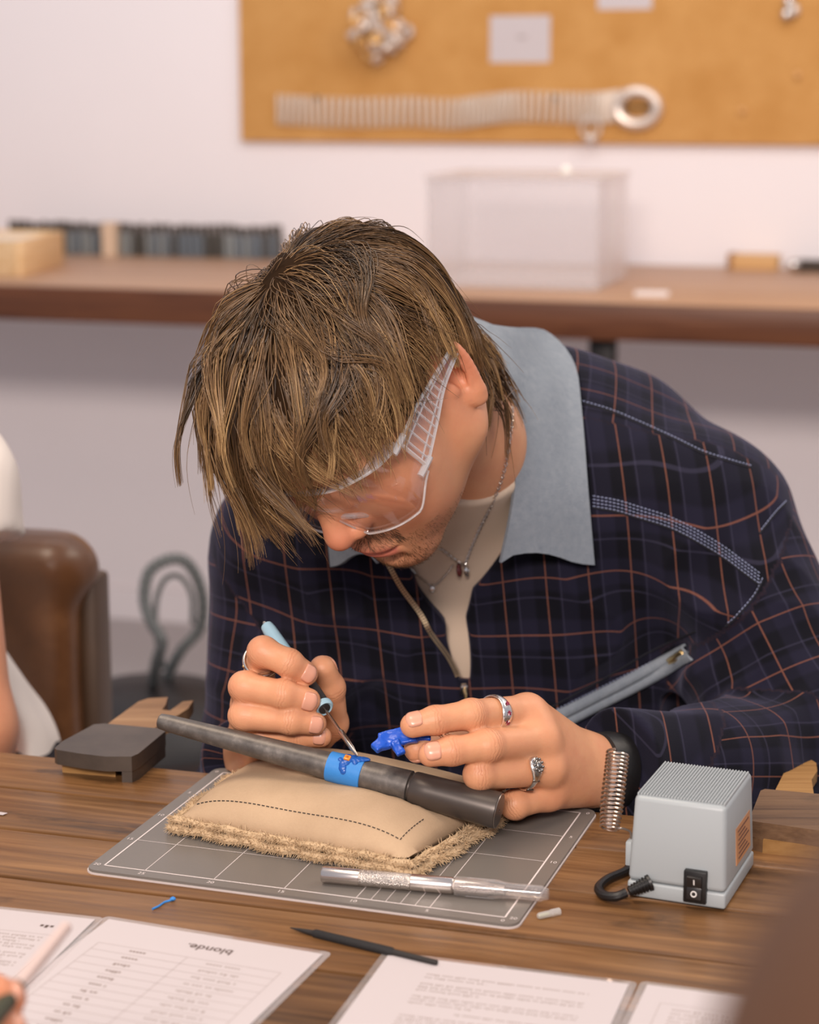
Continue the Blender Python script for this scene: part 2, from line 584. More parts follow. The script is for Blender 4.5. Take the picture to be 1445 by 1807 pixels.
# ------------------------------------------------------------------ head (own frame: x = his left, y = forward, z = up; origin between the ears)
def head_field():
    H = Field()
    H.u(Ell((0, -.004, .042), (.0755, .099, .084)))
    H.u(Ell((0, .034, .048), (.066, .064, .058)), .03)
    H.u(Ell((0, .034, -.018), (.060, .058, .072)), .03)
    for s in (1, -1):
        H.u(Cone((s * .056, .004, -.044), (s * .016, .074, -.082), .0135, .015), .035)      # jaw
        H.u(Cone((s * .060, -.004, -.004), (s * .056, .004, -.044), .013, .0135), .03)
        H.u(Ell((s * .049, .060, -.009), (.020, .022, .015)), .028)                          # cheekbone
        H.u(Ell((s * .036, .066, -.040), (.022, .022, .024)), .03)                           # cheek
        H.u(Ell((s * .028, .083, .034), (.026, .012, .0085)), .014)                          # brow ridge
    H.u(Ell((0, .078, -.058), (.030, .026, .026)), .022)                                     # muzzle
    H.u(Ell((0, .083, -.084), (.021, .017, .0165)), .02)                                     # chin
    for s in (1, -1):
        H.cut(Ell((s * .032, .105, .016), (.018, .017, .0115)), .014)                        # eye socket
        H.u(Ell((s * .032, .0735, .0145), (.0145, .0150, .0125)), .004)                      # lid over the eye
        H.cut(Ell((s * .032, .0905, .0105), (.0125, .004, .0008)), .0015)                    # lid line
    H.u(Cone((0, .088, .026), (0, .1115, -.014), .0078, .0100), .014)                        # nose
    H.u(Ell((0, .1125, -.0185), (.0108, .0110, .0100)), .007)
    for s in (1, -1):
        H.u(Ell((s * .0125, .1015, -.0225), (.0070, .0100, .0075)), .006)
        H.cut(Ell((s * .0060, .1080, -.0300), (.0032, .0055, .0045)), .003)
    H.u(Ell((0, .1010, -.0525), (.0215, .0085, .0055)), .007)                                # lips
    H.u(Ell((0, .0985, -.0630), (.0185, .0085, .0062)), .007)
    H.cut(Ell((0, .1090, -.0575), (.0240, .0120, .0009)), .0035)
    H.cut(Ell((0, .1090, -.0420), (.0028, .0050, .0080)), .006)                              # philtrum
    H.cut(Ell((0, .1030, -.0725), (.0150, .0060, .0040)), .010)
    for s in (1, -1): ear(H, s)
    return H


def ear(H, s):
    ang = math.radians(24)            # stands off the head towards the back
    ax = np.array([s * math.sin(ang) * 1.0, -math.cos(ang), 0.0])                            # towards the rear of the ear
    up = np.array([0, -.42, .90]); up = up - ax * (up @ ax); up /= np.linalg.norm(up)
    nr = np.cross(ax, up); nr *= np.sign(nr[0]) * s
    o = np.array([s * .0725, -.005, .000])
    def q(a, u, n=0.0): return o + ax * a + up * u + nr * n
    R = np.stack([ax, up, nr], 1)
    H.u(Ell(q(.011, .004, .001), (.0150, .027, .0042), R), .006)                             # plate
    hel = [q(.000, .006, .004), q(.002, .022, .004), q(.009, .031, .0045), q(.0185, .030, .005), q(.0245, .019, .006), q(.0235, .004, .006), q(.0185, -.012, .005), q(.014, -.022, .004)]
    hel = spline(hel, 22)
    H.chain(list(hel), [.0036] * 22, .004, .001)
    H.u(Ell(q(.0085, -.025, .003), (.0082, .0098, .0046), R), .006)                          # lobe
    H.cut(Ell(q(.0095, .000, .0075), (.0088, .0140, .0105), R), .002)                         # concha
    H.cut(Ell(q(.014, .019, .0070), (.0065, .0070, .0045), R), .003)
    for a_, b_ in zip(hel[6:18], hel[7:19]): H.cut(Cone(a_ - (ax * .0062) * np.sign((a_ - o) @ ax) + nr * .0042, b_ - (ax * .0062) * np.sign((b_ - o) @ ax) + nr * .0042, .0024), .0015)
    ah = spline([q(.012, .018, .004), q(.0185, .008, .0045), q(.0175, -.006, .0045), q(.011, -.015, .004)], 10)
    H.chain(list(ah), [.0028] * 10, .004, .001)
    H.u(Ell(q(-.001, -.004, .004), (.0042, .0060, .0036), R), .004)                          # tragus

# ------------------------------------------------------------------ the man at the bench: skeleton
HR = np.array([[.7575, -.2978, -.5809], [-.6385, -.5229, -.5647], [.1356, -.7987, .5863]])    # head frame: his left, forward, up
HR = np.stack([HR[:, 0] / np.linalg.norm(HR[:, 0]), HR[:, 1] / np.linalg.norm(HR[:, 1]), HR[:, 2] / np.linalg.norm(HR[:, 2])], 1)
HT = np.array([-.0275, 1.470, .2975]); HS = 0.95


def h2w(p): return HT + (np.atleast_2d(np.asarray(p, float)) * HS) @ HR.T
def w2h(p): return ((np.atleast_2d(p) - HT) @ HR) / HS


HEAD = head_field()


def head_in_world():
    g = Field()
    for op, pr, k in HEAD.ops:
        g.ops.append((op, Fn((lambda p, pr=pr: pr(((p - HT) @ HR) / HS) * HS), HT + HR @ (pr.c * HS), pr.R * HS), k * HS))
    return g


NECK0 = h2w((0, -.030, -.030))[0]
NECK1 = np.array([.036, 1.606, .236])
SH_L, EL_L = np.array([.240, 1.700, .165]), np.array([.335, 1.575, -.025])
SH_R, EL_R = np.array([-.090, 1.715, .125]), np.array([-.125, 1.680, -.095])
A = at
# hands: joints knuckle > middle joint > end joint > tip
HAND_L = dict(
    index=([A(930, 1257, 1.385), A(831, 1261, 1.345), A(768, 1271, 1.335), A(728, 1280, 1.332)], [.0125, .0104, .0094, .0086]),
    middle=([A(955, 1308, 1.372), A(862, 1316, 1.335), A(798, 1325, 1.327), A(760, 1331, 1.325)], [.0125, .0106, .0096, .0087]),
    ring=([A(966, 1357, 1.370), A(846, 1367, 1.335), A(850, 1372, 1.362), A(880, 1376, 1.380)], [.0118, .0106, .0092, .0082]),
    pinky=([A(968, 1402, 1.378), A(908, 1420, 1.360), A(909, 1426, 1.384), A(930, 1424, 1.397)], [.0108, .0098, .0084, .0076]),
    thumb=([A(985, 1335, 1.425), A(925, 1316, 1.410), A(812, 1312, 1.374), A(735, 1322, 1.350)], [.0150, .0125, .0104, .0090]))
HAND_R = dict(
    index=([A(454, 1208, 1.445), A(464, 1150, 1.405), A(510, 1170, 1.397), A(540, 1189, 1.402)], [.0122, .0106, .0096, .0086]),
    middle=([A(441, 1256, 1.448), A(431, 1212, 1.400), A(500, 1225, 1.388), A(544, 1236, 1.393)], [.0122, .0106, .0096, .0088]),
    ring=([A(446, 1296, 1.450), A(430, 1263, 1.398), A(512, 1271, 1.388), A(556, 1277, 1.393)], [.0118, .0104, .0094, .0082]),
    pinky=([A(456, 1330, 1.452), A(454, 1300, 1.412), A(528, 1298, 1.403), A(567, 1300, 1.402)], [.0108, .0096, .0084, .0074]),
    thumb=([A(520, 1335, 1.470), A(584, 1276, 1.455), A(581, 1214, 1.441), A(569, 1180, 1.433)], [.0150, .0124, .0112, .0098]))
WR_L, WR_R = A(1040, 1361, 1.427), A(446, 1330, 1.500)


def hand(F, J, wrist, side, r0, kf=.006):
    # the palm: one bone from the wrist to each knuckle, then the fingers on top of it
    side = np.asarray(side, float); side /= np.linalg.norm(side)
    order = ['index', 'middle', 'ring', 'pinky']
    for i, n in enumerate(order):
        w = wrist + side * (1.5 - i) / 1.5 * .0105
        F.u(Cone(w, J[n][0][0], r0, J[n][1][0] * 1.04), .014)
    F.u(Cone(wrist + side * .010, J['thumb'][0][0], r0, J['thumb'][1][0]), .016)
    m = (J['index'][0][0] + J['middle'][0][0]) / 2
    F.u(Cone(J['thumb'][0][0], m, .012, .010), .016)
    for i, n in enumerate(order + ['thumb']):
        p, r = J[n]
        G = Field()
        for a in range(3):
            F.u(Cone(p[a], p[a + 1], r[a], r[a + 1]), kf if a == 0 else .0035)
        for a in (1, 2): F.u(Ell(p[a], r[a] * 1.0), .003)


TABLE_BOX = Box(room(.12, .990, -.0475), (1.4, .402, .0510), .0, RR)        # table top and the mat on it


def body_field():
    F = head_in_world()
    F.u(Cone(NECK0, NECK1, .049, .052), .030)
    F.u(Cone(h2w((.045, -.020, -.040))[0], NECK1 + (.008, -.034, -.016), .015, .012), .022)     # the neck muscle on his left
    F.u(Cone(NECK1, (.07, 1.76, .06), .049, .052), .03)
    F.u(Cone((.07, 1.75, .06), (.08, 1.88, -.22), .080, .110), .05)
    F.u(Cone((.07, 1.72, .14), SH_L, .05, .045), .04)
    F.u(Cone((.07, 1.72, .13), SH_R, .05, .045), .04)
    for sh, el, wr in ((SH_L, EL_L, WR_L), (SH_R, EL_R, WR_R)):
        F.u(Cone(sh, el, .044, .034), .02)
        d = (wr - el) / np.linalg.norm(wr - el)
        F.u(Cone(el, wr - d * .02, .034, .021), .012)
    dL = (HAND_L['middle'][0][0] - WR_L)
    hand(F, HAND_L, WR_L, HAND_L['index'][0][0] - HAND_L['pinky'][0][0], .0150)
    hand(F, HAND_R, WR_R, HAND_R['index'][0][0] - HAND_R['pinky'][0][0], .0155)
    F.cut(TABLE_BOX, .001)
    return F


def bump_at(q, c, r): return np.exp(-((q - np.asarray(c)) ** 2).sum(1) / (r * r))


def skin_tint(v):
    q = w2h(v)
    c = np.tile(np.array(srgb(212, 153, 114)), (len(v), 1))
    red, lip = np.array(srgb(205, 120, 92)), np.array(srgb(176, 98, 84))
    def to(col, w): nonlocal c; w = np.clip(w, 0, 1)[:, None]; c = c * (1 - w) + np.asarray(col) * w
    to(red, .75 * bump_at(q, (0, .118, -.020), .022))
    for s in (1, -1):
        to(red, .55 * bump_at(q, (s * .045, .075, -.015), .030))
        to(red, .70 * bump_at(q, (s * .084, -.020, .010), .036))
    to(lip, 1.3 * np.exp(-((q[:, 2] + .0575) / .0085) ** 2) * (np.abs(q[:, 0]) < .0235) * (q[:, 1] > .088) * (q[:, 1] < .125) * sstep(.0245, .017, np.abs(q[:, 0])))
    st = sstep(-.012, -.050, q[:, 2]) * sstep(.0, .04, q[:, 1]) * sstep(-.135, -.09, q[:, 2]) * (1 - np.exp(-((q[:, 2] + .0575) / .010) ** 2) * (np.abs(q[:, 0]) < .025))
    to(srgb(122, 84, 60), .55 * np.exp(-((q[:, 2] + .0425) / .0075) ** 2) * sstep(.034, .022, np.abs(q[:, 0])) * (q[:, 1] > .07) * (q[:, 1] < .125))
    to(srgb(140, 98, 72), .45 * st * (np.abs(q).max(1) < .16))
    for J in (HAND_L, HAND_R):
        for n, (p, r) in J.items():
            d = [_n(v - a) for a in p]
            to(red, .22 * np.exp(-(d[3] / .010) ** 2) + .30 * np.exp(-(d[1] / .010) ** 2) + .25 * np.exp(-(d[2] / .008) ** 2) + (.25 * np.exp(-(d[0] / .014) ** 2)))
    return c


def skin_material():
    m = Mat('skin', .46, .38)
    c = m.attr('tint')
    n1 = m.noise(m.coords(), 45, 4)
    n2 = m.noise(m.coords(), 700, 2)
    c = m.mix(c, srgb(196, 126, 96), m.math('MULTIPLY', m.math('SUBTRACT', n1, .40), 1.3))
    m.set('Base Color', c)
    m.set('Subsurface Weight', .12); m.set('Subsurface Radius', (1.0, .35, .2)); m.set('Subsurface Scale', .004)
    n3 = m.noise(m.coords(scale=(1, 1, 1)), 190, 4)
    jx = m.node('ShaderNodeSeparateXYZ', {0: m.attr('joint', 'Vector')})
    wig = m.math('MULTIPLY', m.math('SUBTRACT', m.noise(m.coords(), 170, 3), .5), 6.0)
    fold = m.math('POWER', m.math('ADD', .5, m.math('MULTIPLY', m.math('COSINE', m.math('MULTIPLY', m.math('ADD', jx.outputs[0], wig), 2.5)), .5)), 3.0)
    fold = m.math('MULTIPLY', fold, jx.outputs[1])
    c = m.mix(c, srgb(168, 96, 70), m.math('MULTIPLY', fold, .24)); m.set('Base Color', c)
    m.bump(m.math('ADD', m.math('MULTIPLY', n3, .7), m.math('SUBTRACT', m.math('MULTIPLY', n2, .35), m.math('MULTIPLY', fold, .9))), .30, .0009)
    return m.m


SKIN = skin_material()
man = empty('person', (.08, 1.86, -.30), 'young man with tousled brown hair bent over the bench, dark plaid jacket, working blue wax', 'person')
BODY = body_field(); BODY.reach = .055
bv, bf = BODY.mesh(.00145, slack=2.4)
body = mesh_obj('body', bv, bf, SKIN, man)
attr(body, 'tint', skin_tint(bv))


def joint_coords(v, hands):           # x: millimetres from the nearest finger joint along the finger, y: how near
    out = np.zeros((len(v), 3)); best = np.full(len(v), .03)
    for J in hands:
        for n, (p, r) in J.items():
            for k in (1, 2):
                ax_ = p[k + 1] - p[k - 1]; ax_ = ax_ / np.linalg.norm(ax_)
                w = v - p[k]; t = w @ ax_
                dist = _n(w)
                m = dist < np.minimum(best, r[k] * 1.7)
                best[m] = dist[m]
                out[m, 0] = t[m] * 1000; out[m, 1] = np.exp(-(t[m] / (.0044 if k == 1 else .0030)) ** 2)
    return out


attr(body, 'joint', joint_coords(bv, (HAND_L, HAND_R)), 'FLOAT_VECTOR')

# nails
NAIL = plain('fingernail', (216, 156, 130), .28, spec=.5)


def nail(p, r, up, width=1.0, name='fingernail', par=None):
    a, b, rt = p[2], p[3], r[3]
    d = b - a; d /= np.linalg.norm(d)
    up = np.asarray(up, float); up = up - d * (up @ d); up /= np.linalg.norm(up)
    w = np.cross(d, up)
    nu, nv = 9, 9
    V, Fc = [], []
    L_, hw = rt * 1.30, .82 * width
    for layer in (0, 1):
        for i in range(nu):
            s = i / (nu - 1) * 2 - 1
            for j in range(nv):
                t = j / (nv - 1) * 2 - 1
                sq = (1 - .16 * max(0, abs(s)) ** 4 )
                ang = t * hw * sq
                rr = rt * 1.02 + .0006 - layer * .0014
                c = b + d * (rt * -.10 + s * L_ * .5 * (1 - .12 * t * t))
                drop = .0022 * max(0, s) ** 3
                V.append(c + (up * math.cos(ang) + w * math.sin(ang)) * (rr - drop))
    o = nu * nv
    for i in range(nu - 1):
        for j in range(nv - 1):
            k = i * nv + j
            Fc.append((k, k + 1, k + nv + 1, k + nv)); Fc.append((o + k, o + k + nv, o + k + nv + 1, o + k + 1))
    rim = [j for j in range(nv)] + [i * nv + nv - 1 for i in range(1, nu)] + [(nu - 1) * nv + j for j in range(nv - 2, -1, -1)] + [i * nv for i in range(nu - 2, 0, -1)]
    for a_, b_ in zip(rim, rim[1:] + rim[:1]): Fc.append((b_, a_, a_ + o, b_ + o))
    return mesh_obj(name, V, Fc, NAIL, par)


for J, ups in ((HAND_L, dict(index=(-.25, -.55, .75), middle=(-.35, -.75, .5), thumb=(-.2, -.2, -1), ring=(0, 1, 0), pinky=(0, 1, 0))),
               (HAND_R, dict(index=(.35, -.85, .25), middle=(.30, -.9, .12), ring=(.30, -.9, .10), pinky=(.3, -.9, .25), thumb=(.55, .75, .1)))):
    for n in ('index', 'middle', 'ring', 'pinky', 'thumb'):
        nail(J[n][0], J[n][1], ups[n], par=man)

# ------------------------------------------------------------------ jacket, T-shirt, collar
SPINE = np.array([0, -.50, .866])
NAX = (NECK1 - NECK0) / np.linalg.norm(NECK1 - NECK0)


RINGA, RINGN = at(908, 838, 1.585), np.array([.347, -.714, .609])            # the T-shirt's neckline lies in this plane
RINGC = NECK0 + NAX * (((RINGA - NECK0) @ RINGN) / (NAX @ RINGN))


def torso_ops(o=0.0):
    return [
        (Ell((.085, 1.900, -.240), (.185 + o, .150 + o, .190 + o)), .0),
        (Ell((.080, 1.785, -.040), (.200 + o, .150 + o, .185 + o)), .07),
        (Ell((.078, 1.735, .090), (.190 + o, .118 + o, .130 + o)), .07),
        (Ell((.118, 1.765, .192), (.145 + o, .095 + o, .105 + o)), .06),
        (Cone((.060, 1.690, .180), SH_L, .066 + o, .066 + o), .06),
        (Cone((.060, 1.690, .170), SH_R, .066 + o, .066 + o), .06)]


def sleeve_L():
    g = Field()
    d = WR_L - EL_L; d /= np.linalg.norm(d)
    up = SH_L + (SH_L - EL_L) * -.10
    g.u(Cone(up, EL_L, .076, .064)).u(Cone(EL_L, WR_L - d * .035, .062, .046), .02)
    return g


def sleeve_R():
    g = Field()
    d = WR_R - EL_R; d /= np.linalg.norm(d)
    g.u(Cone(SH_R, EL_R, .076, .062)).u(Cone(EL_R, WR_R - d * .045, .058, .042), .02)
    return g


def folds(p):
    w = p @ np.array([[.8, 0, .2], [0, .7, 0], [-.3, .2, .75]])
    a = vnoise(w, 34, 3); b = vnoise(p * np.array([1.4, 1, .7]), 62, 8)
    # sleeve creases gather at the elbows and the armpits
    e = sum(np.exp(-((p - c) ** 2).sum(1) / r ** 2) for c, r in ((EL_L, .11), (EL_R, .11), (SH_L + (-.02, -.10, -.10), .10), (SH_R + (.03, -.09, -.08), .10)))
    rid = 1 - np.abs(vnoise(p * np.array([1, 1, 1.5]), 48, 5)) * 2
    return -.0032 * a - .0016 * b - .0062 * e * rid


zipb = at(820, 1212, 1.60)


ZZ = np.array([-.01, 0, .021, .054, .078, .106, .13, .20]); ZK = .000461
ZXR = np.array([1, 3, 3, 4, 14, 52, 80, 150]) * ZK; ZXL = np.array([-1, -3, -16, -46, -84, -116, -140, -200]) * ZK


def v_region(p):                      # < 0 inside the open front, which narrows to the zip's end
    h = p[:, 2] - zipb[2]
    xr, xl = np.interp(h, ZZ, ZXR), np.interp(h, ZZ, ZXL)
    x = p[:, 0] - zipb[0]
    d = np.maximum(np.maximum(x - xr, xl - x) * .75, -h)
    return np.maximum(d, p[:, 1] - 1.74)


J = Field()
for pr, k in torso_ops(): J.u(pr, k)
TORSO = Field(); TORSO.ops = list(J.ops)
SLL, SLR = sleeve_L(), sleeve_R()
for g in (SLL, SLR):
    for i, (op, pr, k) in enumerate(g.ops): J.u(pr, .035 if i == 0 else k)
J.post.append(folds)
# room for the forearms, the neck and the open front
J.cut(Cone(RINGC + RINGN * .05, RINGC - RINGN * .035, .074, .066), .012)
J.cut(TABLE_BOX, .001)
for el, wr, cuff in ((EL_L, WR_L, .027), (EL_R, WR_R, .030)):            # flat cuffs
    d_ = (el - wr) / np.linalg.norm(el - wr)
    J.cut(Fn(lambda p, c=wr + d_ * cuff, d_=d_, wr=wr: np.maximum((p - c) @ d_, _n(p - wr) - .085), wr, .086), .003)
J.cut(Fn(v_region, (zipb[0], 1.6, .12), .26), .004)
jv, jf = J.mesh(.0026, slack=2.2)
# cloth coordinates: u across, v along the cloth, one set for each panel
TRUNK = Field(); TRUNK.ops = TORSO.ops[:4]
dt, dl, dr = TRUNK(jv), SLL(jv), SLR(jv)
yk0, yk1 = at(1028, 708, 1.655), at(1322, 822, 1.665)
ykn = np.cross(yk1 - yk0, np.array([0, -.6, .8])); ykn /= np.linalg.norm(ykn); ykn *= np.sign(ykn[1])
uv = np.zeros((len(jv), 3))
lat = np.array([.975, .0, .10])
uv[:, 0] = jv @ lat; uv[:, 1] = jv @ SPINE
yoke = ((jv - yk0) @ ykn > 0)
ydir = (yk1 - yk0) / np.linalg.norm(yk1 - yk0)
uv[yoke, 0] = jv[yoke] @ ydir * 1.02 + .011; uv[yoke, 1] = jv[yoke] @ np.cross(ydir, (0, -.6, .8)) * 1.3 + .01
for g, dd, other, p0, n0 in ((SLL, dl, dt, (.295, 1.63, .145), (.74, .13, -.66)), (SLR, dr, dt, (-.150, 1.66, .105), (-.74, .13, -.66))):
    m = ((jv - np.array(p0)) @ np.array(n0) > 0) & (dd < other)
    a, b = g.ops[0][1], g.ops[1][1]
    upper = m & (a(jv) < b(jv)); lower = m & ~upper
    for mm, pr, off in ((upper, a, 0.), (lower, b, np.linalg.norm(a.b - a.a))):
        ax = (pr.b - pr.a) / np.linalg.norm(pr.b - pr.a)
        Fm = frame_to(ax, (0.1, .9, .3))
        q = (jv[mm] - pr.a) @ Fm
        uv[mm, 0] = np.arctan2(q[:, 1], q[:, 0]) * .062; uv[mm, 1] = q[:, 2] + off


def plaid_material():
    m = Mat('plaid_cloth', .88, .12)
    a = m.node('ShaderNodeSeparateXYZ', {0: m.attr('cloth', 'Vector')})
    U, V = a.outputs[0], a.outputs[1]
    def bands(x, period, centre, half, soft):
        f = m.math('FRACT', m.math('DIVIDE', x, period))
        d = m.math('ABSOLUTE', m.math('SUBTRACT', f, centre))
        n = m.node('ShaderNodeMapRange', {0: d, 1: half, 2: half + soft, 3: 1.0, 4: 0.0}, interpolation_type='SMOOTHSTEP')
        return n.outputs[0]
    pu, pv = .0345, .0425
    wide = m.math('MULTIPLY', m.math('ADD', bands(U, pu, .0, .16, .10), bands(U, pu, 1.0, .16, .10)), .5)
    wv = m.math('MULTIPLY', m.math('ADD', bands(V, pv, .5, .20, .10), 0.0), .5)
    base = m.mix((.0036, .0035, .0062), (.0108, .0100, .0215), m.math('ADD', wide, wv))
    base = m.mix(base, (.030, .028, .050), m.math('MULTIPLY', m.math('ADD', bands(U, pu, .83, .012, .012), bands(V, pv, .12, .012, .01)), .55))
    br = m.noise(m.attr('cloth', 'Vector'), 900, 2)
    line = m.math('MAXIMUM', bands(U, pu, .5, .008, .014), bands(V, pv, .5, .006, .012))
    base = m.mix(base, (.190, .072, .046), m.math('MULTIPLY', line, m.math('ADD', .45, m.math('MULTIPLY', br, .55))))
    m.set('Base Color', base)
    m.set('Sheen Weight', .10); m.set('Sheen Roughness', .5); m.set('Sheen Tint', (.6, .6, .9, 1))
    m.bump(m.noise(m.coords(), 1500, 2), .35, .0005)
    return m.m


PLAID = plaid_material()
jacket = mesh_obj('jacket', jv, jf, PLAID, man)
attr(jacket, 'cloth', uv, 'FLOAT_VECTOR')
from mathutils.bvhtree import BVHTree
JB = BVHTree.FromPolygons([tuple(v) for v in jv], [tuple(q) for q in jf])


def drape(x, y, off=0.0, bvh=None):   # where the sight line of (x, y) meets the jacket, lifted off the cloth
    o = Vector((0, 0, CAM_H)); d = Vector(ray(x, y)).normalized()
    h, n, _, _ = (bvh or JB).ray_cast(o, d)
    if h is None: return None
    if n.dot(d) > 0: n = -n
    return np.array(h + n * off)


def drape_line(pts, n, off, bvh=None):
    p = [drape(x, y, off, bvh) for x, y in spline(pts, n)]
    return np.array([q for q in p if q is not None])


# T-shirt
T = Field()
for pr, k in torso_ops(-.014): T.u(pr, k)
T.u(Cone(RINGC + RINGN * .03, RINGC - RINGN * .05, .061, .062), .03)
T.u(Cone(NECK1 + NAX * .01, (.07, 1.76, .06), .058, .064), .02)
T.cut(Fn(lambda p: -((p - RINGA) @ RINGN), RINGC + RINGN * .5, .5), .003)
T.post.append(lambda p: -.0016 * vnoise(p * np.array([1.2, 1, .6]), 60, 11))
tv, tf = T.mesh(.0030, slack=2.2, keep=lambda c: (c[:, 2] > -.05) & (c[:, 1] < 1.78))
SHIRT = Mat('beige_jersey', .9, .1, srgb(196, 176, 156))
SHIRT.bump(SHIRT.noise(SHIRT.coords(), 1400, 2), .25, .0004)
shirt = mesh_obj('tshirt', tv, tf, SHIRT.m, man)
TB = BVHTree.FromPolygons([tuple(v) for v in tv], [tuple(q) for q in tf])

# ------------------------------------------------------------------ collar, zips, seams
FELT = Mat('light_blue_felt', .95, .1)
fv = FELT.coords()
fc = FELT.mix(srgb(80, 94, 109), srgb(160, 164, 168), FELT.noise(fv, 150, 5, .75))
FELT.set('Base Color', FELT.mix(fc, srgb(126, 133, 141), FELT.noise(fv, 40, 3)))
FELT.bump(FELT.noise(fv, 700, 3), .5, .0008)
METAL = plain('polished_silver', (214, 210, 206), .22, 1.0)
BRASS = plain('pale_gold', (226, 196, 140), .28, 1.0)


def sheet(name, rows, thick, mat, parent, flip=False):
    rows = np.asarray(rows); a, b = rows.shape[:2]
    du = np.gradient(rows, axis=0); dv = np.gradient(rows, axis=1)
    nrm = np.cross(du, dv); nrm /= np.linalg.norm(nrm, axis=2)[..., None] + 1e-12
    if flip: nrm = -nrm
    V = np.concatenate([rows.reshape(-1, 3), (rows - nrm * thick).reshape(-1, 3)])
    F_ = []; o = a * b
    for i in range(a - 1):
        for j in range(b - 1):
            k = i * b + j
            F_.append((k, k + 1, k + b + 1, k + b)); F_.append((o + k, o + k + b, o + k + b + 1, o + k + 1))
    rim = list(range(b)) + [i * b + b - 1 for i in range(1, a)] + [(a - 1) * b + j for j in range(b - 2, -1, -1)] + [i * b for i in range(a - 2, 0, -1)]
    for p, q in zip(rim, rim[1:] + rim[:1]): F_.append((q, p, p + o, q + o))
    m = MB(); m.add(V, F_)
    return m.build(name, mat, parent, sharp=60)


def collar_side(fold, outer, n=26, m=9):
    fo = spline([at(*p) for p in fold], n)
    ou = []
    for x, y, Y in outer:
        h = drape(x, y, .010)
        ou.append(h if (h is not None and abs(h[1] - Y) < .12) else at(x, y, Y))
    ou = spline(ou, n)
    rows = []
    for i in range(n):
        r = []
        for j in range(m):
            t = j / (m - 1)
            p = fo[i] * (1 - t) + ou[i] * t
            mid = (fo[i] + ou[i]) / 2
            lift = math.sin(math.pi * min(1, t * 1.25)) * .008 if t < .8 else 0
            p = p + np.array([0, -.35, .9]) * lift + np.array([0, .0, -.004]) * (1 if j == 0 else 0)
            r.append(p)
        rows.append(r)
    return np.array(rows)


ca = collar_side([(822, 572, 1.668), (868, 610, 1.640), (900, 672, 1.612), (911, 760, 1.592), (910, 840, 1.580), (898, 920, 1.572), (884, 985, 1.572)],
                 [(828, 566, 1.690), (900, 577, 1.705), (962, 604, 1.70), (1010, 655, 1.69), (1023, 740, 1.665), (1035, 860, 1.64), (1044, 990, 1.615)])
cb = collar_side([(822, 572, 1.668), (740, 620, 1.660), (680, 700, 1.635), (650, 790, 1.61), (648, 880, 1.59), (655, 940, 1.58), (664, 986, 1.575)],
                 [(828, 566, 1.690), (720, 575, 1.720), (640, 650, 1.715), (590, 760, 1.69), (575, 860, 1.65), (578, 930, 1.62), (584, 994, 1.60)])
sheet('collar', np.concatenate([cb[::-1], ca[1:]]), .0035, FELT.m, man, flip=False)

THREAD = plain('pale_blue_thread', (150, 158, 190), .8)
DARKSEAM = plain('navy_seam', (16, 16, 26), .9)


def stitch(lines, r, dash, gap, mat, name):
    mb = MB()
    for p in lines:
        if len(p) < 3: continue
        s = np.r_[0, np.cumsum(np.linalg.norm(np.diff(p, axis=0), axis=1))]
        t = 0.0
        while t + dash < s[-1]:
            q = np.stack([np.interp([t, t + dash / 2, t + dash], s, p[:, k]) for k in range(3)], 1)
            mb.tube(q, r, 4); t += dash + gap
    o = mb.build(name, mat, man, smooth=True)
    o['kind'] = 'stuff'
    return o


seam_low = [(1046, 884), (1090, 892), (1130, 904), (1180, 920), (1225, 942), (1275, 972), (1310, 998), (1342, 1022)]
seam_yoke = [(1028, 708), (1080, 724), (1130, 745), (1190, 772), (1240, 796), (1290, 812), (1325, 822)]
arm = [(1386, 884), (1366, 905), (1340, 938)]
arm2 = [(1345, 1020), (1330, 1050), (1300, 1085), (1280, 1102)]
sl = [drape_line([(x, y + dy) for x, y in seam_low], 60, .0006) for dy in (-9, -3, 3, 9)]
stitch(sl + [drape_line(seam_yoke, 60, .0006), drape_line(arm, 24, .0006), drape_line(arm2, 24, .0006)], .00034, .0020, .0013, THREAD, 'stitching')
mb = MB()
for L_ in (seam_low, seam_yoke, arm, arm2):
    p = drape_line([(x, y + (12 if L_ is seam_low else 4)) for x, y in L_], 60, .0002)
    if len(p) > 3: mb.tube(p, .0009, 6)
mb.build('seam', DARKSEAM, man)

# front zip: teeth along both edges of the opening, the dark facing inside, the slider
teeth = MB()
tape = []
for side in (-1, 1):
    p = []
    for h in np.linspace(.124, .0005, 92):
        x = zipb[0] + (np.interp(h, ZZ, ZXL) - .0034 - .0095 * sstep(.0, .05, h) if side < 0 else np.interp(h, ZZ, ZXR) + .0034)
        hit, n_, _, _ = JB.ray_cast(Vector((x, 1.25, zipb[2] + h)), Vector((0, 1, 0)))
        if hit is not None and (not p or abs(hit.y - p[-1][1]) < .012): p.append(np.array(hit) + (0, -.0016, .0004))
    p = np.array(p)
    k = np.ones(9) / 9
    ps = np.stack([np.convolve(np.pad(p[:, i], 4, mode='edge'), k, 'valid') for i in range(3)], 1)
    tape.append(ps)
    s = np.r_[0, np.cumsum(np.linalg.norm(np.diff(ps, axis=0), axis=1))]
    for t in np.arange(.001, s[-1], .0023):
        c = np.array([np.interp(t, s, ps[:, i]) for i in range(3)]); c2 = np.array([np.interp(t + .001, s, ps[:, i]) for i in range(3)])
        teeth.box(c, (.0040, .0018, .0015), frame_to(c2 - c, (0, -1, .3)))
teeth.build('zip_teeth', plain('zip_metal', (206, 184, 150), .3, .9), man, smooth=False)['kind'] = 'stuff'
tb = MB()
for ps in tape: tb.tube(ps + np.array([0, .0012, -.0003]), .0022, 6)
tb.build('zip_tape', DARKSEAM, man)
zs = drape(819, 1214, .003)
if zs is None: zs = zipb + np.array([0, -.01, 0])
sl_ = MB()
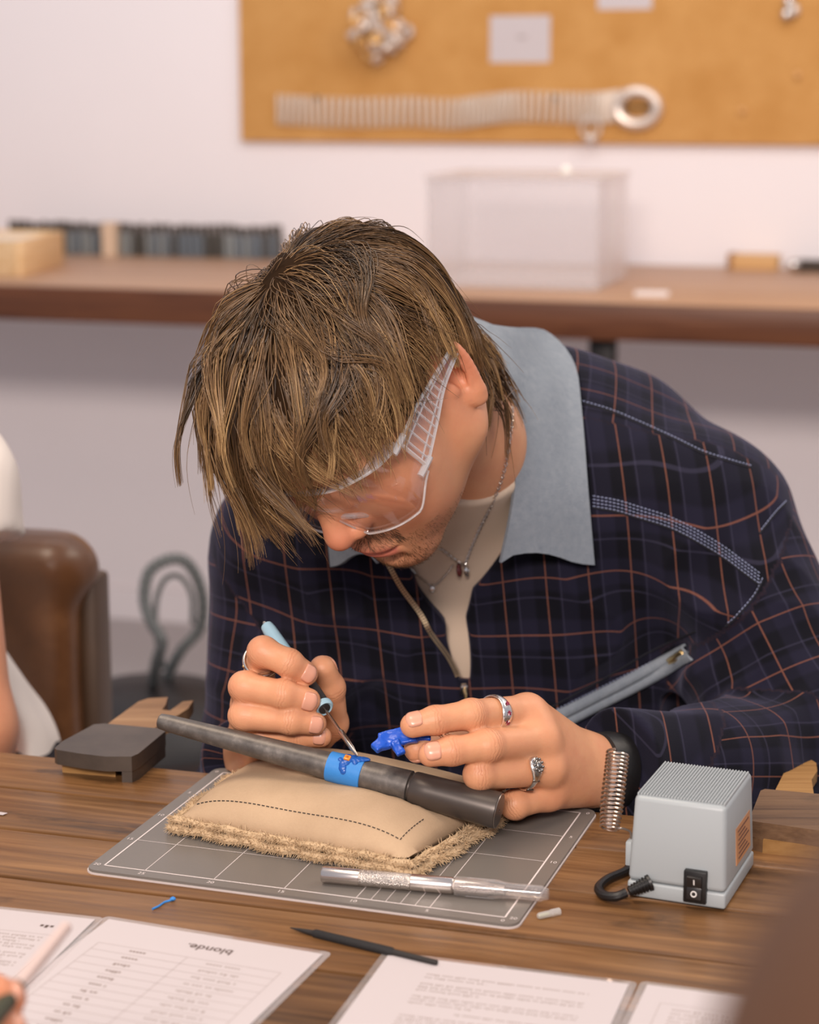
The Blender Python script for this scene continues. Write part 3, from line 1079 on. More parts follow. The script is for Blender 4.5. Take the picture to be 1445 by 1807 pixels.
sl_.box(zs, (.0085, .0045, .0110), frame_to((0, -.5, .86)), .0012, taper=(.7, .8))
sl_.build('zip_slider', METAL, man)
pt = MB()
pt.tube([zs + (.000, -.004, .001), zs + (.001, -.0065, -.003), zs + (.001, -.006, -.008)], .0012, 6)
pt.box(zs + (.001, -.0055, -.016), (.0055, .0016, .016), None, .0006)
pt.build('zip_pull', BRASS, man)

# slanted pocket: two felt welts, the zip between them, the slider
w0, w1 = np.array([958, 1282.]), np.array([1218, 1152.])
u_ = (w1 - w0) / np.linalg.norm(w1 - w0); nrm = np.array([u_[1], -u_[0]])
for sgn in (1, -1):
    rows = []
    for t in np.linspace(0, 1, 24):
        c = w0 + (w1 - w0) * t
        r = []
        for q, lift in ((1.5, .0012), (3.5, .0034), (8, .0042), (12, .0034), (14, .0008)):
            h = drape(*(c + nrm * sgn * q), lift)
            r.append(h if h is not None else at(*(c + nrm * sgn * q), 1.60))
        rows.append(r)
    sheet('pocket_welt', rows, .002, FELT.m, man, flip=(sgn > 0))
pp = drape_line([tuple(w0 + (w1 - w0) * t) for t in np.linspace(.02, .98, 8)], 60, .0010)
MB().tube(pp, .0014, 6).build('pocket_zip', plain('dark_zip', (40, 44, 52), .5, .4), man)
zc = drape(1186, 1168, .005); zd = drape(1214, 1154, .005)
pz = MB()
pz.box((zc + zd) / 2, (.0052, .0034, np.linalg.norm(zd - zc)), frame_to(zd - zc, (0, -1, .2)), .0008)
pz.tube(np.array([zd + (0, -.001, .0), zd + (.001, -.004, -.002), (zc + zd) / 2 + (0, -.0045, -.002), zc + (0, -.003, -.001)]), .0011, 6)
pz.build('pocket_slider', BRASS, man)
stitch([drape_line([tuple(w0 + nrm * 17), tuple(w0 * .5 + w1 * .5 + nrm * 17), tuple(w1 + nrm * 17)], 40, .0005)], .0003, .002, .0014, THREAD, 'pocket_stitching')
stl = drape_line([(x, y) for x, y in ((958, 1255), (1060, 1200), (1150, 1148), (1228, 1114))], 40, .0004)
MB().tube(stl, .0008, 5).build('pocket_seam', DARKSEAM, man)

# trousers and shoes (below the table)
TROUSER_CLOTH = plain('charcoal_trousers', (44, 42, 46), .9, spec=.1)
TR = Field(); SHOE_M = plain('black_shoes', (28, 26, 26), .4)
for sg in (1, -1):
    hip, kn = np.array([.08 + .09 * sg, 1.88, -.30]), np.array([.08 + .13 * sg, 1.46, -.27]); an = np.array([.08 + .13 * sg, 1.50, FLOOR_Z + .10])
    TR.u(Cone(hip, kn, .105, .078), .04); TR.u(Cone(kn, an, .075, .062), .02)
    MB().sphere(an + (0, -.07, -.060), (.046, .125, .040), 20, 12).build('shoe', SHOE_M, man)
v_, f_ = TR.mesh(.007, slack=2.4)
mesh_obj('trousers', v_, f_, TROUSER_CLOTH, man)

# ------------------------------------------------------------------ hair
rng = np.random.default_rng(7)
HCOL_D, HCOL_M, HCOL_L = np.array(srgb(44, 30, 19)), np.array(srgb(126, 94, 60)), np.array(srgb(226, 186, 130))


def hair_material():
    m = Mat('hair', .33, .55)
    m.set('Base Color', m.attr('hair_tint')); m.set('Sheen Weight', .0)
    m.set('Anisotropic', .0)
    return m.m


HAIRM = hair_material()


def tubes(P, rad, cols, name, parent, mat, n=3):
    S, K = P.shape[:2]
    tg = np.gradient(P, axis=1); tg /= np.linalg.norm(tg, axis=2)[..., None] + 1e-12
    ref = np.tile(np.array([.31, .55, .77]), (S, K, 1))
    u = np.cross(tg, ref); u /= np.linalg.norm(u, axis=2)[..., None] + 1e-9
    w = np.cross(tg, u)
    V = np.empty((S, K, n, 3))
    for k in range(n):
        a = 2 * math.pi * k / n
        V[:, :, k] = P + rad[..., None] * (math.cos(a) * u + math.sin(a) * w)
    i = np.arange(S)[:, None, None] * K * n + np.arange(K - 1)[None, :, None] * n
    k = np.arange(n)[None, None]
    kk = (k + 1) % n
    F_ = np.stack([i + k, i + kk, i + n + kk, i + n + k], -1).reshape(-1, 4)
    o = mesh_obj(name, V.reshape(-1, 3), F_, mat, parent)
    attr(o, 'hair_tint', np.repeat(cols.reshape(-1, 3), n, 0))
    o['kind'] = 'stuff'
    return o


GRAV = (np.array([0, 0, -1.0]) @ HR)                       # gravity in the head's frame
WHORL = np.array([-.012, -.030, .128])
HSKIN = Field(); HSKIN.ops = [o for o in HEAD.ops if isinstance(o[1], Ell) and o[1].R > .055 or False][:3]
NK = Cone((0, -.03, -.03), w2h(NECK1)[0], .053, .056)
HSKIN.u(NK, .03)


def hairline(p):                      # > 0 where hair grows
    x, y, z = p.T
    front = sstep(.0, .075, y)
    lim = -.070 * sstep(-.012, -.045, y) + (1 - sstep(-.012, -.045, y)) * (.030 + .060 * sstep(.030, .075, y)) - .015 * sstep(.03, .0, np.abs(x)) * 0
    lim = np.where((y > -.020) & (y < .010), np.maximum(lim, .030), lim)
    return z - lim


def roots(n):
    out = []
    while sum(map(len, out)) < n:
        d = rng.normal(size=(n * 3, 3)); d /= np.linalg.norm(d, axis=1)[:, None]
        p = np.array([0, -.005, .035]) + d * .16
        for _ in range(12): p = p - d * np.maximum(HSKIN(p), -.02)[:, None] * .9
        p = p[(hairline(p) > 0) & (p[:, 2] > -.085)]
        out.append(p)
    return np.concatenate(out)[:n]


def grow(p0, length, lift, K=18, curl=0.0, seed=0):
    r = np.random.default_rng(seed)
    S = len(p0)
    nrm = HSKIN.normal(p0)
    d = p0 - WHORL + r.normal(size=(S, 3)) * .004; d -= nrm * (d * nrm).sum(1)[:, None]
    d /= np.linalg.norm(d, axis=1)[:, None] + 1e-6
    # combed forward on the crown, down and back at the side and nape
    side = sstep(.035, .07, np.abs(p0[:, 0])) * sstep(.05, -.02, p0[:, 1])
    back = sstep(-.03, -.08, p0[:, 1]) * sstep(.10, .04, p0[:, 2])
    left_ = sstep(-.005, .05, p0[:, 0])[:, None]
    comb = (np.array([-.10, .40, -.2]) * (1 - left_) + np.array([.55, .10, -.15]) * left_) * (1 - side - back).clip(0, 1)[:, None] + side[:, None] * np.array([0, -.55, -.35]) + back[:, None] * np.array([.25, -.1, -1.0])
    d = d + comb * .7 + r.normal(size=(S, 3)) * .10
    d -= nrm * (d * nrm).sum(1)[:, None]; d /= np.linalg.norm(d, axis=1)[:, None]
    P = np.empty((S, K, 3)); p = p0.copy(); P[:, 0] = p
    step = (length / (K - 1))[:, None]
    wob = r.normal(size=(S, 3)) * curl
    for k in range(1, K):
        t = k / (K - 1)
        d = d + GRAV * (.035 + .13 * t) * (1 - .5 * left_) + wob * .10 * math.sin(t * 5)
        nn_ = HSKIN.normal(p)
        tang = d - nn_ * (d * nn_).sum(1)[:, None]
        sd = HSKIN(p)
        near = sstep(.035, .010, sd)[:, None]
        d = d * (1 - near * .55) + tang * near * .55
        d /= np.linalg.norm(d, axis=1)[:, None]
        p = p + d * step
        want = .002 + lift * min(1, (t * 3.0)) * 1.0
        sd = HSKIN(p)
        push = np.maximum(want - sd, 0)
        p = p + HSKIN.normal(p) * push[:, None] * .8
        P[:, k] = p
    return P


def hair_length(p):
    x, y, z = p.T
    top = .105 + .030 * sstep(.0, .06, y)
    sidel = .075; napel = .085
    s = sstep(.045, .068, np.abs(x)) * sstep(.075, .03, z)
    b = sstep(-.045, -.085, y) * sstep(.09, .03, z)
    L_ = top * (1 - s) + sidel * s
    return L_ * (1 - b) + napel * b


NS = 11000
p0 = roots(NS)
NC = 420
cl = p0[:NC]
lift0 = (rng.random(NC) ** 1.3 * .013 + .002) * (1 + .8 * sstep(.02, -.06, cl[:, 0])) * (1 - .75 * sstep(.035, .062, cl[:, 0]) * sstep(.085, .060, cl[:, 2]))
# hair behind the ears: keep it off the ear itself
GC = grow(cl, hair_length(cl) * (.8 + .4 * rng.random(NC)), lift0, curl=.9, seed=3)
# nearest clump for each strand
near = np.empty(NS, int)
for ch in np.array_split(np.arange(NS), 20):
    near[ch] = ((p0[ch, None] - cl[None]) ** 2).sum(2).argmin(1)
near[:NC] = np.arange(NC)
LS = hair_length(p0) * (.78 + .36 * rng.random(NS))
GS = grow(p0, LS, lift0[near] * (.55 + .6 * rng.random(NS)), curl=.5, seed=4)
K = GS.shape[1]
t = np.linspace(0, 1, K)[None, :, None]


def trim(P, r):                       # cut each strand where it would run over the face or the ear
    S = len(P)
    x, y, z = P[..., 0], P[..., 1], P[..., 2]
    lim = np.interp(x, [-.10, -.05, -.015, .015, .035, .065, .09], [-.012, -.004, .012, .038, .050, .050, .040])
    lim = np.where(y < .045, np.where(x > .02, np.interp(y, [-.020, -.016, .018, .045], [-.2, .046, .046, .050]), lim), lim)
    bad = (z < lim + (r.random(S) ** 2 * -.030 + .006)[:, None]) & (y > -.024)
    first = np.where(bad.any(1), bad.argmax(1), K - 1)
    first = np.clip(first, 3, K - 1)
    f = first[:, None] * np.linspace(0, 1, K)[None]
    i = np.minimum(f.astype(int), K - 2); w = (f - i)[..., None]
    a = np.take_along_axis(P, i[..., None], 1); b = np.take_along_axis(P, i[..., None] + 1, 1)
    return a * (1 - w) + b * w


tight = (.62 + .38 * rng.random(NC))[near][:, None, None]
off = (p0 - cl[near])[:, None] * .20 + rng.normal(size=(NS, 1, 3)) * .0009
GS = GS * (1 - tight * sstep(.1, .8, t)) + (GC[near] + off) * tight * sstep(.1, .8, t)
GS = trim(GS, rng)
# flyaways
fly = rng.random(NS) < .03
GS[fly] += (rng.normal(size=(fly.sum(), 1, 3)) * .012) * t ** 1.5
base = rng.beta(1.5, 2.2, NS) * .55 + rng.random(NC)[near] * .42
tt = t[..., 0]
mixv = np.clip(base[:, None] * .95 + (tt - .45) * .42 - .05, 0, 1)
c = np.where(mixv[..., None] < .5, HCOL_D + (HCOL_M - HCOL_D) * (mixv[..., None] * 2), HCOL_M + (HCOL_L - HCOL_M) * (mixv[..., None] * 2 - 1))
rad = (.00030 + .00026 * rng.random(NS) ** 2)[:, None] * (1 - .80 * tt ** 2.2) * np.minimum(1, .5 + tt * 4)
# dark undercoat close to the scalp
CAP = Field()
CAP.ops = list(HSKIN.ops); CAP.post.append(lambda p: -.0035 - .0015 * vnoise(p, 160, 2))
CAP.cut(Fn(lambda p: (hairline(p) - .004), (0, 0, -.02), .25), .002)
cv_, cf_ = CAP.mesh(.0030, slack=2.4)
cap = mesh_obj('hair', h2w(cv_), cf_[:, ::-1], None, man)
cap.data.materials.append(plain('hair_shade', (40, 27, 16), .9, spec=.05))
tubes(h2w(GS.reshape(-1, 3)).reshape(GS.shape), rad * HS, c, 'hair_strands', cap, HAIRM)


def short_hair(pts, dirs, length, r0, cols, name, K=5, jit=.35):
    n = len(pts)
    nrm = HEAD.normal(pts)
    d = dirs - nrm * (dirs * nrm).sum(1)[:, None]
    d = d / (np.linalg.norm(d, axis=1)[:, None] + 1e-9) + nrm * .45 + rng.normal(size=(n, 3)) * jit
    d /= np.linalg.norm(d, axis=1)[:, None]
    tt = np.linspace(0, 1, K)
    P = pts[:, None] + d[:, None] * tt[None, :, None] * length[:, None, None] + np.array([0, -.1, -.35]) * (tt[None, :, None] ** 2) * length[:, None, None]
    return tubes(h2w(P.reshape(-1, 3)).reshape(P.shape), np.tile(r0 * (1 - .75 * tt)[None], (n, 1)), np.repeat(cols[:, None], K, 1), name, man, HAIRM)


def on_face(n, test, y0=.14):
    x = rng.uniform(-.075, .075, n * 6); z = rng.uniform(-.115, .06, n * 6)
    p = np.stack([x, np.full_like(x, y0), z], 1)
    d = np.tile([0, -1.0, 0], (len(p), 1))
    for _ in range(30): p = p + d * np.clip(HEAD(p), -.01, .02)[:, None] * .9
    p = p[(np.abs(HEAD(p)) < .001) & (p[:, 1] > .0)]
    return p[test(p)][:n]


fb = on_face(900, lambda p: (np.abs(p[:, 2] - (.0355 + .006 * np.sin((np.abs(p[:, 0]) - .012) / .042 * 2.4))) < .0042) & (np.abs(p[:, 0]) > .012) & (np.abs(p[:, 0]) < .054))
short_hair(fb, np.stack([np.sign(fb[:, 0]), np.zeros(len(fb)), .25 * np.ones(len(fb))], 1), .006 + .004 * rng.random(len(fb)), .00017, np.tile(srgb(70, 46, 28), (len(fb), 1)) * (.6 + .8 * rng.random((len(fb), 1))), 'eyebrows')
ms = on_face(3000, lambda p: (p[:, 2] < -.035 - .10 * np.maximum(np.abs(p[:, 0]) - .016, 0)) & (p[:, 2] > -.0500 - .25 * np.maximum(np.abs(p[:, 0]) - .014, 0)) & (np.abs(p[:, 0]) < .031))
short_hair(ms, np.stack([np.sign(ms[:, 0]) * .7, np.zeros(len(ms)), -np.ones(len(ms))], 1), .0022 + .0020 * rng.random(len(ms)), .00013, np.tile(srgb(86, 58, 34), (len(ms), 1)) * (.5 + .9 * rng.random((len(ms), 1))), 'moustache', jit=.25)
bd = on_face(2600, lambda p: (((p[:, 2] < -.069) & (np.abs(p[:, 0]) < .03)) | ((p[:, 2] < -.050) & (np.abs(p[:, 0]) >= .028) & (np.abs(p[:, 0]) < .058) & (rng.random(len(p)) < .45))))
short_hair(bd, np.stack([0 * bd[:, 0], np.zeros(len(bd)), -np.ones(len(bd))], 1), .0014 + .0016 * rng.random(len(bd)), .00012, np.tile(srgb(104, 74, 46), (len(bd), 1)) * (.5 + .9 * rng.random((len(bd), 1))), 'beard', jit=.3)

# ------------------------------------------------------------------ things he wears: glasses, rings, necklaces, wrist strap
def clear(name, tint=(1, 1, 1), rough=.03, body=.0, ior=1.5, edge=.0):
    m = Mat(name)
    tr = m.node('ShaderNodeBsdfTransparent', {'Color': (*tint, 1)})
    gl = m.node('ShaderNodeBsdfGlossy', {'Color': (1, 1, 1, 1), 'Roughness': rough})
    df = m.node('ShaderNodeBsdfDiffuse', {'Color': (.86, .84, .83, 1)})
    f0_ = ((ior - 1) / (ior + 1)) ** 2
    lw = m.node('ShaderNodeLayerWeight', {'Blend': .5})
    a = m.node('ShaderNodeMixShader', {0: m.math('ADD', body, m.math('MULTIPLY', m.math('POWER', lw.outputs['Facing'], 3.0), edge)), 1: tr.outputs[0], 2: df.outputs[0]})
    b = m.node('ShaderNodeMixShader', {0: m.math('ADD', f0_, m.math('MULTIPLY', m.math('POWER', lw.outputs['Facing'], 4.0), .55)), 1: a.outputs[0], 2: gl.outputs[0]})
    m.t.links.new(b.outputs[0], m.out.inputs['Surface'])
    return m.m


LENS = clear('clear_lens', (.97, .965, .97), .03, .0, 1.7, .05)
PLAST = clear('clear_plastic', (.93, .925, .93), .07, .34, 2.3, .40)

gog = empty('safety_glasses', tuple(h2w((0, .100, .010))[0]), 'clear plastic safety glasses with ladder-slotted temples on the young man', 'glasses')


def lens_pt(th, u, out=0.0):           # wraps round the brow, boxy at the temples
    sn, cs = math.sin(th), max(0.0, math.cos(th))
    return (math.copysign(abs(sn) ** .72, sn) * (.0810 + out), .018 + cs ** .72 * (.0885 + out), u)


rows = []
for th in np.linspace(-1.16, 1.16, 57):
    x = abs(lens_pt(th, 0)[0])
    top = .038 - .006 * sstep(.05, .08, x); bot = -.026 + .022 * sstep(.062, .080, x) + .026 * sstep(.020, .006, x)
    rows.append([lens_pt(th, bot + (top - bot) * t, .004 * math.sin(math.pi * t)) for t in np.linspace(0, 1, 11)])
rows = np.array(rows); sheet('lens', h2w(rows.reshape(-1, 3)).reshape(rows.shape), .0016, LENS, gog)
rows = []
for th in np.linspace(-1.16, 1.16, 57):
    top = .038 - .006 * sstep(.05, .08, abs(lens_pt(th, 0)[0]))
    rows.append([lens_pt(th, top + .0012 * t, -.013 * t) for t in np.linspace(0, 1, 4)])
rows = np.array(rows); sheet('brow_ledge', h2w(rows.reshape(-1, 3)).reshape(rows.shape), .0018, PLAST, gog)
mb = MB()
for k in (0, 1):
    pts = []
    for th in np.linspace(-1.16, 1.16, 49):
        x = abs(lens_pt(th, 0)[0])
        pts.append(lens_pt(th, (.038 - .006 * sstep(.05, .08, x)) if k == 0 else (-.026 + .022 * sstep(.062, .080, x) + .026 * sstep(.020, .006, x)), .0004))
    mb.tube(h2w(pts), .0011 if k == 0 else .0009, 6)
mb.build('rim', PLAST, gog)
npz = MB()
for s in (1, -1): npz.tube(h2w(spline([(s * .004, .1035, -.002), (s * .010, .103, -.004), (s * .016, .097, -.014), (s * .020, .091, -.024)], 12)), [.0022] * 12, 8)
npz.build('nose_piece', PLAST, gog)
for s in (1, -1):
    hb = MB()
    for u in (.033, .000): hb.tube(h2w([(s * .0770, .072, u), (s * .0800, .056, u)]), .0026, 8)
    hb.tube(h2w([(s * .0790, .063, .035), (s * .0790, .063, -.002)]), .0016, 8)
    hb.build('hinge', PLAST, gog)
    n = 26
    a = spline([(s * .0795, .062, .034), (s * .0815, .030, .031), (s * .0830, .004, .026), (s * .0865, -.026, .021)], n)
    b = spline([(s * .0795, .062, -.001), (s * .0815, .030, .006), (s * .0830, .004, .012), (s * .0865, -.026, .014)], n)
    tm = MB(); tm.tube(h2w(a), .0013, 6); tm.tube(h2w(b), .0013, 6)
    for i in range(1, 18, 2): tm.tube(h2w([a[i], b[i]]), .0009, 6)
    for q in (.22, .78): tm.tube(h2w(a * (1 - q) + b * q), .0008, 6)
    tmo = tm.build('temple', PLAST, gog)
    rows = np.array([[a[i] * (1 - t) + b[i] * t for t in np.linspace(0, 1, 4)] for i in range(n)])
    sheet('temple_panel', h2w(rows.reshape(-1, 3)).reshape(rows.shape), .0009, LENS, tmo)


def ring_on(name, label, J, fin, seg, t, rr, prof, mat, stones=None, w=.0045):
    p, r = J[fin]
    a, b = p[seg], p[seg + 1]; ax = (b - a) / np.linalg.norm(b - a)
    c = a + (b - a) * t; rad = (r[seg] * (1 - t) + r[seg + 1] * t) + .0004
    root = empty(name, tuple(c), label, 'ring', 'rings on his fingers')
    F_ = frame_to(ax, rr)                      # x is across, y towards the face of the ring
    up = np.asarray(rr, float); up = up - ax * (up @ ax); up /= np.linalg.norm(up); sd = np.cross(ax, up)
    n, m = 48, 10
    V, Q = [], []
    for i in range(n):
        th = 2 * math.pi * i / n
        wi, tk = prof(th)
        d = up * math.cos(th) + sd * math.sin(th)
        for k in range(m):
            ph = 2 * math.pi * k / m
            V.append(c + d * (rad + tk * .5 + tk * .55 * math.cos(ph)) + ax * wi * .5 * math.sin(ph))
    for i in range(n):
        for k in range(m):
            Q.append((i * m + k, ((i + 1) % n) * m + k, ((i + 1) % n) * m + (k + 1) % m, i * m + (k + 1) % m))
    mb = MB(); mb.add(V, Q); mb.build('band', mat, root, sharp=80)
    return root, c, ax, up, sd, rad


RUBY = plain('red_stone', (136, 22, 56), .12, spec=.8)
SILVER = plain('hammered_silver', (226, 222, 218), .24, 1.0, bump=.25, scale=500)
r1 = ring_on('finger_ring', 'silver ring with three dark red stars on the index finger above the blue wax', HAND_L, 'index', 0, .60, (.15, -.95, .30),
             lambda th: (.0060 + .0045 * math.exp(-(th / .75) ** 2) + .0045 * math.exp(-((th - 2 * math.pi) / .75) ** 2), .0018 + .0010 * max(0, math.cos(th)) ** 3), SILVER)
root, c, ax, up, sd, rad = r1
for q in (-.0056, 0, .0056):
    a_ = q / rad
    pos = c + (up * math.cos(a_) + sd * math.sin(a_)) * (rad + .0033)
    d = up * math.cos(a_) + sd * math.sin(a_)
    f = frame_to(d, ax)
    poly = [((.0019 if i % 2 == 0 else .0009) * math.cos(math.pi * i / 5), (.0019 if i % 2 == 0 else .0009) * math.sin(math.pi * i / 5)) for i in range(10)]
    mb = MB().prism(poly, -.0003, .0003, (pos, f)); mb.build('red_star', RUBY, root, smooth=False)
r2 = ring_on('finger_ring', 'chunky silver ring with a carved oval face on the bent ring finger', HAND_L, 'ring', 0, .34, (.12, -.85, .5),
             lambda th: (.0042 + .0075 * math.exp(-(th / .60) ** 2) + .0075 * math.exp(-((th - 2 * math.pi) / .60) ** 2), .0020 + .0018 * max(0, math.cos(th)) ** 3), SILVER)
root, c, ax, up, sd, rad = r2
mb = MB()
for i in range(9):
    a_ = 2 * math.pi * i / 9
    mb.sphere(c + up * (rad + .0044) + ax * .0036 * math.cos(a_) + sd * .0046 * math.sin(a_), .0011, 8, 6)
mb.sphere(c + up * (rad + .0044), (.0022, .0030, .0014), 12, 8, np.stack([ax, sd, up], 1))
for s in (1, -1):
    for q in (.0, .7): mb.tube(spline([c + (up * math.cos(s * (.8 + q)) + sd * math.sin(s * (.8 + q))) * (rad + .0022) + ax * k for k in (-.003, 0, .003)], 6), .0006, 5)
mb.build('carved_face', plain('dark_silver', (150, 146, 142), .3, 1.0), root)
r3 = ring_on('finger_ring', 'plain silver band with a tiny gold dot on the hand holding the pen', HAND_R, 'index', 0, .72, (-.75, -.6, .1),
             lambda th: (.0046, .0022), METAL)
root, c, ax, up, sd, rad = r3
MB().sphere(c + up * (rad + .002), .0012, 8, 6).build('gold_dot', BRASS, root)

# wrist strap
d = (EL_L - WR_L) / np.linalg.norm(EL_L - WR_L)
BLK = plain('black_leather', (24, 22, 22), .42, bump=.2, scale=300)
mb = MB()
Fw = frame_to(d, (0, 0, 1))
n = 40; V, Q = [], []
lay = [(0.0, .0), (0.001, .0026), (.011, .0034), (.022, .0026), (.023, .0)]
for i in range(n):
    a_ = 2 * math.pi * i / n
    for o_, tk in lay:
        V.append(WR_L + d * (.006 + o_) + Fw[:, 0] * math.cos(a_) * (.0225 + tk) + Fw[:, 1] * math.sin(a_) * (.0262 + tk))
for i in range(n):
    for k in range(4): Q.append((i * 5 + k, ((i + 1) % n) * 5 + k, ((i + 1) % n) * 5 + k + 1, i * 5 + k + 1))
mb.add(V, Q); tag(mb.build('wristband', BLK, None), 'wide black leather band on the wrist beside the wire spring', 'wristband')


# necklaces
def chain(name, label, pts, r, link, mat, pend):
    p = np.array(pts); n = 200
    s = np.r_[0, np.cumsum(np.linalg.norm(np.diff(p, axis=0), axis=1))]
    root = empty(name, tuple(p[len(p) // 2]), label, 'necklace', 'fine necklaces on his T-shirt')
    mb = MB(); k = 0
    for t in np.arange(0, s[-1], link):
        c = np.array([np.interp(t, s, p[:, i]) for i in range(3)]); c2 = np.array([np.interp(t + link, s, p[:, i]) for i in range(3)])
        dd = c2 - c
        if np.linalg.norm(dd) < 1e-6: continue
        f = frame_to(dd, (0, -1, .2) if k % 2 else (1, 0, .1)); k += 1
        mb.tube([(c + c2) / 2 + f[:, 2] * math.cos(a) * link * .68 + f[:, 0] * math.sin(a) * link * .42 for a in np.linspace(0, 2 * math.pi, 9)[:-1]], r, 4, closed=True)
    o = mb.build('chain', mat, root); o['kind'] = 'stuff'
    return root


BB = BVHTree.FromPolygons([tuple(v) for v in bv], [tuple(q) for q in bf])


def skin_or_cloth(x, y, off):
    o = Vector((0, 0, CAM_H)); d_ = Vector(ray(x, y)).normalized(); best = None
    for b in (BB, TB, JB):
        h, n_, _, dist = b.ray_cast(o, d_)
        if h is not None and (best is None or dist < best[0]): best = (dist, np.array(h - d_ * off))
    return best[1] if best else None


def neck_line(pts, n, off):
    q = np.array([skin_or_cloth(x, y, off) for x, y in spline(pts, n)])
    k = np.ones(7) / 7
    return np.stack([np.convolve(np.pad(q[:, i], 3, mode='edge'), k, 'valid') for i in range(3)], 1)


c1 = neck_line([(880, 650), (898, 690), (904, 730), (900, 775), (890, 830), (872, 880), (850, 925), (832, 965), (820, 998)], 80, .0022)
c1b = neck_line([(820, 998), (806, 990), (790, 978), (775, 966)], 20, .0022)
ch = chain('necklace', 'fine silver link necklace with two ring beads, hanging down past the ear', np.vstack([c1, c1b]), .00038, .0026, METAL, None)
pb = skin_or_cloth(818, 1006, .004)
for q, ml in ((-.0035, plain('dark_red_enamel', (96, 40, 40), .25)), (.0028, METAL)):
    f = frame_to((1, -.2, .15))
    MB().tube([pb + np.array([q, 0, 0]) + f[:, 0] * math.cos(a) * .0042 + f[:, 1] * math.sin(a) * .0042 for a in np.linspace(0, 2 * math.pi, 19)[:-1]], .0016, 8, closed=True).build('ring_bead', ml, ch)
c2 = neck_line([(722, 1000), (738, 1016), (754, 1030), (764, 1034), (776, 1026), (790, 1010), (800, 996)], 40, .0014)
ch2 = chain('necklace', 'thin short necklace with one small silver drop, lower on the T-shirt', c2, .00030, .0022, METAL, None)
pb = skin_or_cloth(763, 1040, .002)
MB().sphere(pb, (.0022, .0014, .0032), 10, 8).build('drop', METAL, ch2)

# ------------------------------------------------------------------ things on the worktable
# cutting mat: 28 x 20 cm grid on a 30 x 22 cm sheet
MZ = .003
m00, m20, m01 = on(1028, 1434, MZ), on(189.5, 1527.5, MZ), on(891, 1619, MZ)
mc = on(891, 1619, MZ)                                     # near right corner of the grid
ue = m20 - mc; ue /= np.linalg.norm(ue)                     # along the long side, to the left
ve = np.array([-ue[1], ue[0], 0]); ve *= np.sign(ve @ (m00 - mc))
MU, MV = .28, .20
mat_c = mc + ue * MU / 2 + ve * MV / 2
mrz = math.atan2(-ue[1], -ue[0])
mat = empty('cutting_mat', (mat_c[0], mat_c[1], 0), 'grey rectangular cutting mat with white centimetre grid, under the sandbag', 'cutting mat', rz=mrz)
GREY = Mat('grey_mat', .36, .45, srgb(112, 106, 100)); GREY.bump(GREY.noise(GREY.coords(), 900, 2), .12, .0004)
LGREY = plain('light_mat_edge', (196, 184, 180), .5)
MB().prism(rounded(.302, .222, .009), .0, .0011).build('bottom_layer', LGREY, None, sharp=30).parent = mat
MB().prism(rounded(.300, .220, .008), .0011, MZ).build('top_layer', GREY.m, None, sharp=30).parent = mat
WHITE_INK = plain('white_ink', (222, 210, 206), .6)
gl = MB()


def gline(x0, y0, x1, y1, w):
    a, b = np.array([x0, y0]), np.array([x1, y1]); d_ = (b - a) / np.linalg.norm(b - a); q = np.array([-d_[1], d_[0]]) * w / 2
    z = MZ + .00012
    gl.add([(*(a + q), z), (*(a - q), z), (*(b - q), z), (*(b + q), z)], [(0, 1, 2, 3)])


X0, X1, Y0, Y1 = -MU / 2, MU / 2, -MV / 2, MV / 2           # x to the right, y away
for a in ((X0, Y0, X1, Y0), (X0, Y1, X1, Y1), (X0, Y0, X0, Y1), (X1, Y0, X1, Y1)): gline(*a, .0011)
for k in (.05, .10, .15, .20, .25): gline(X1 - k, Y0, X1 - k, Y1, .0005)
for k in (.05, .10, .15): gline(X0, Y1 - k, X1, Y1 - k, .0005)
for k in (.06, .07, .08, .09): gline(X1 - k, Y0, X1 - k, Y1, .00035)
gl.build('grid_lines', WHITE_INK, None, smooth=False).parent = mat


def text(s, size, mat_, parent, loc, rz=0.0, name='numeral', bold=0.0, ext=.0):
    cu = bpy.data.curves.new(name, 'FONT'); cu.body = s; cu.size = size; cu.align_x = 'CENTER'; cu.align_y = 'CENTER'; cu.offset = bold; cu.extrude = ext
    cu.resolution_u = 3
    ob = bpy.data.objects.new(name, cu); COL.objects.link(ob)
    me = bpy.data.meshes.new_from_object(ob.evaluated_get(bpy.context.evaluated_depsgraph_get()))
    bpy.data.objects.remove(ob); bpy.data.curves.remove(cu)
    me.name = name
    o = bpy.data.objects.new(name, me); COL.objects.link(o)
    me.materials.clear(); me.materials.append(mat_)
    o.parent = parent; o.location = loc; o.rotation_euler = (0, 0, rz)
    return o


for k in range(0, 26, 5): text(str(k), .0052, WHITE_INK, mat, (X1 - k * .01, Y0 - .0055, MZ + .0002), 0)
for k in (0, 5, 10, 15, 20):
    text(str(k), .0052, WHITE_INK, mat, (X1 + .0055, Y1 - k * .01, MZ + .0002), 0)
    text(str(k), .0052, WHITE_INK, mat, (X0 - .0055, Y1 - k * .01, MZ + .0002), 0)

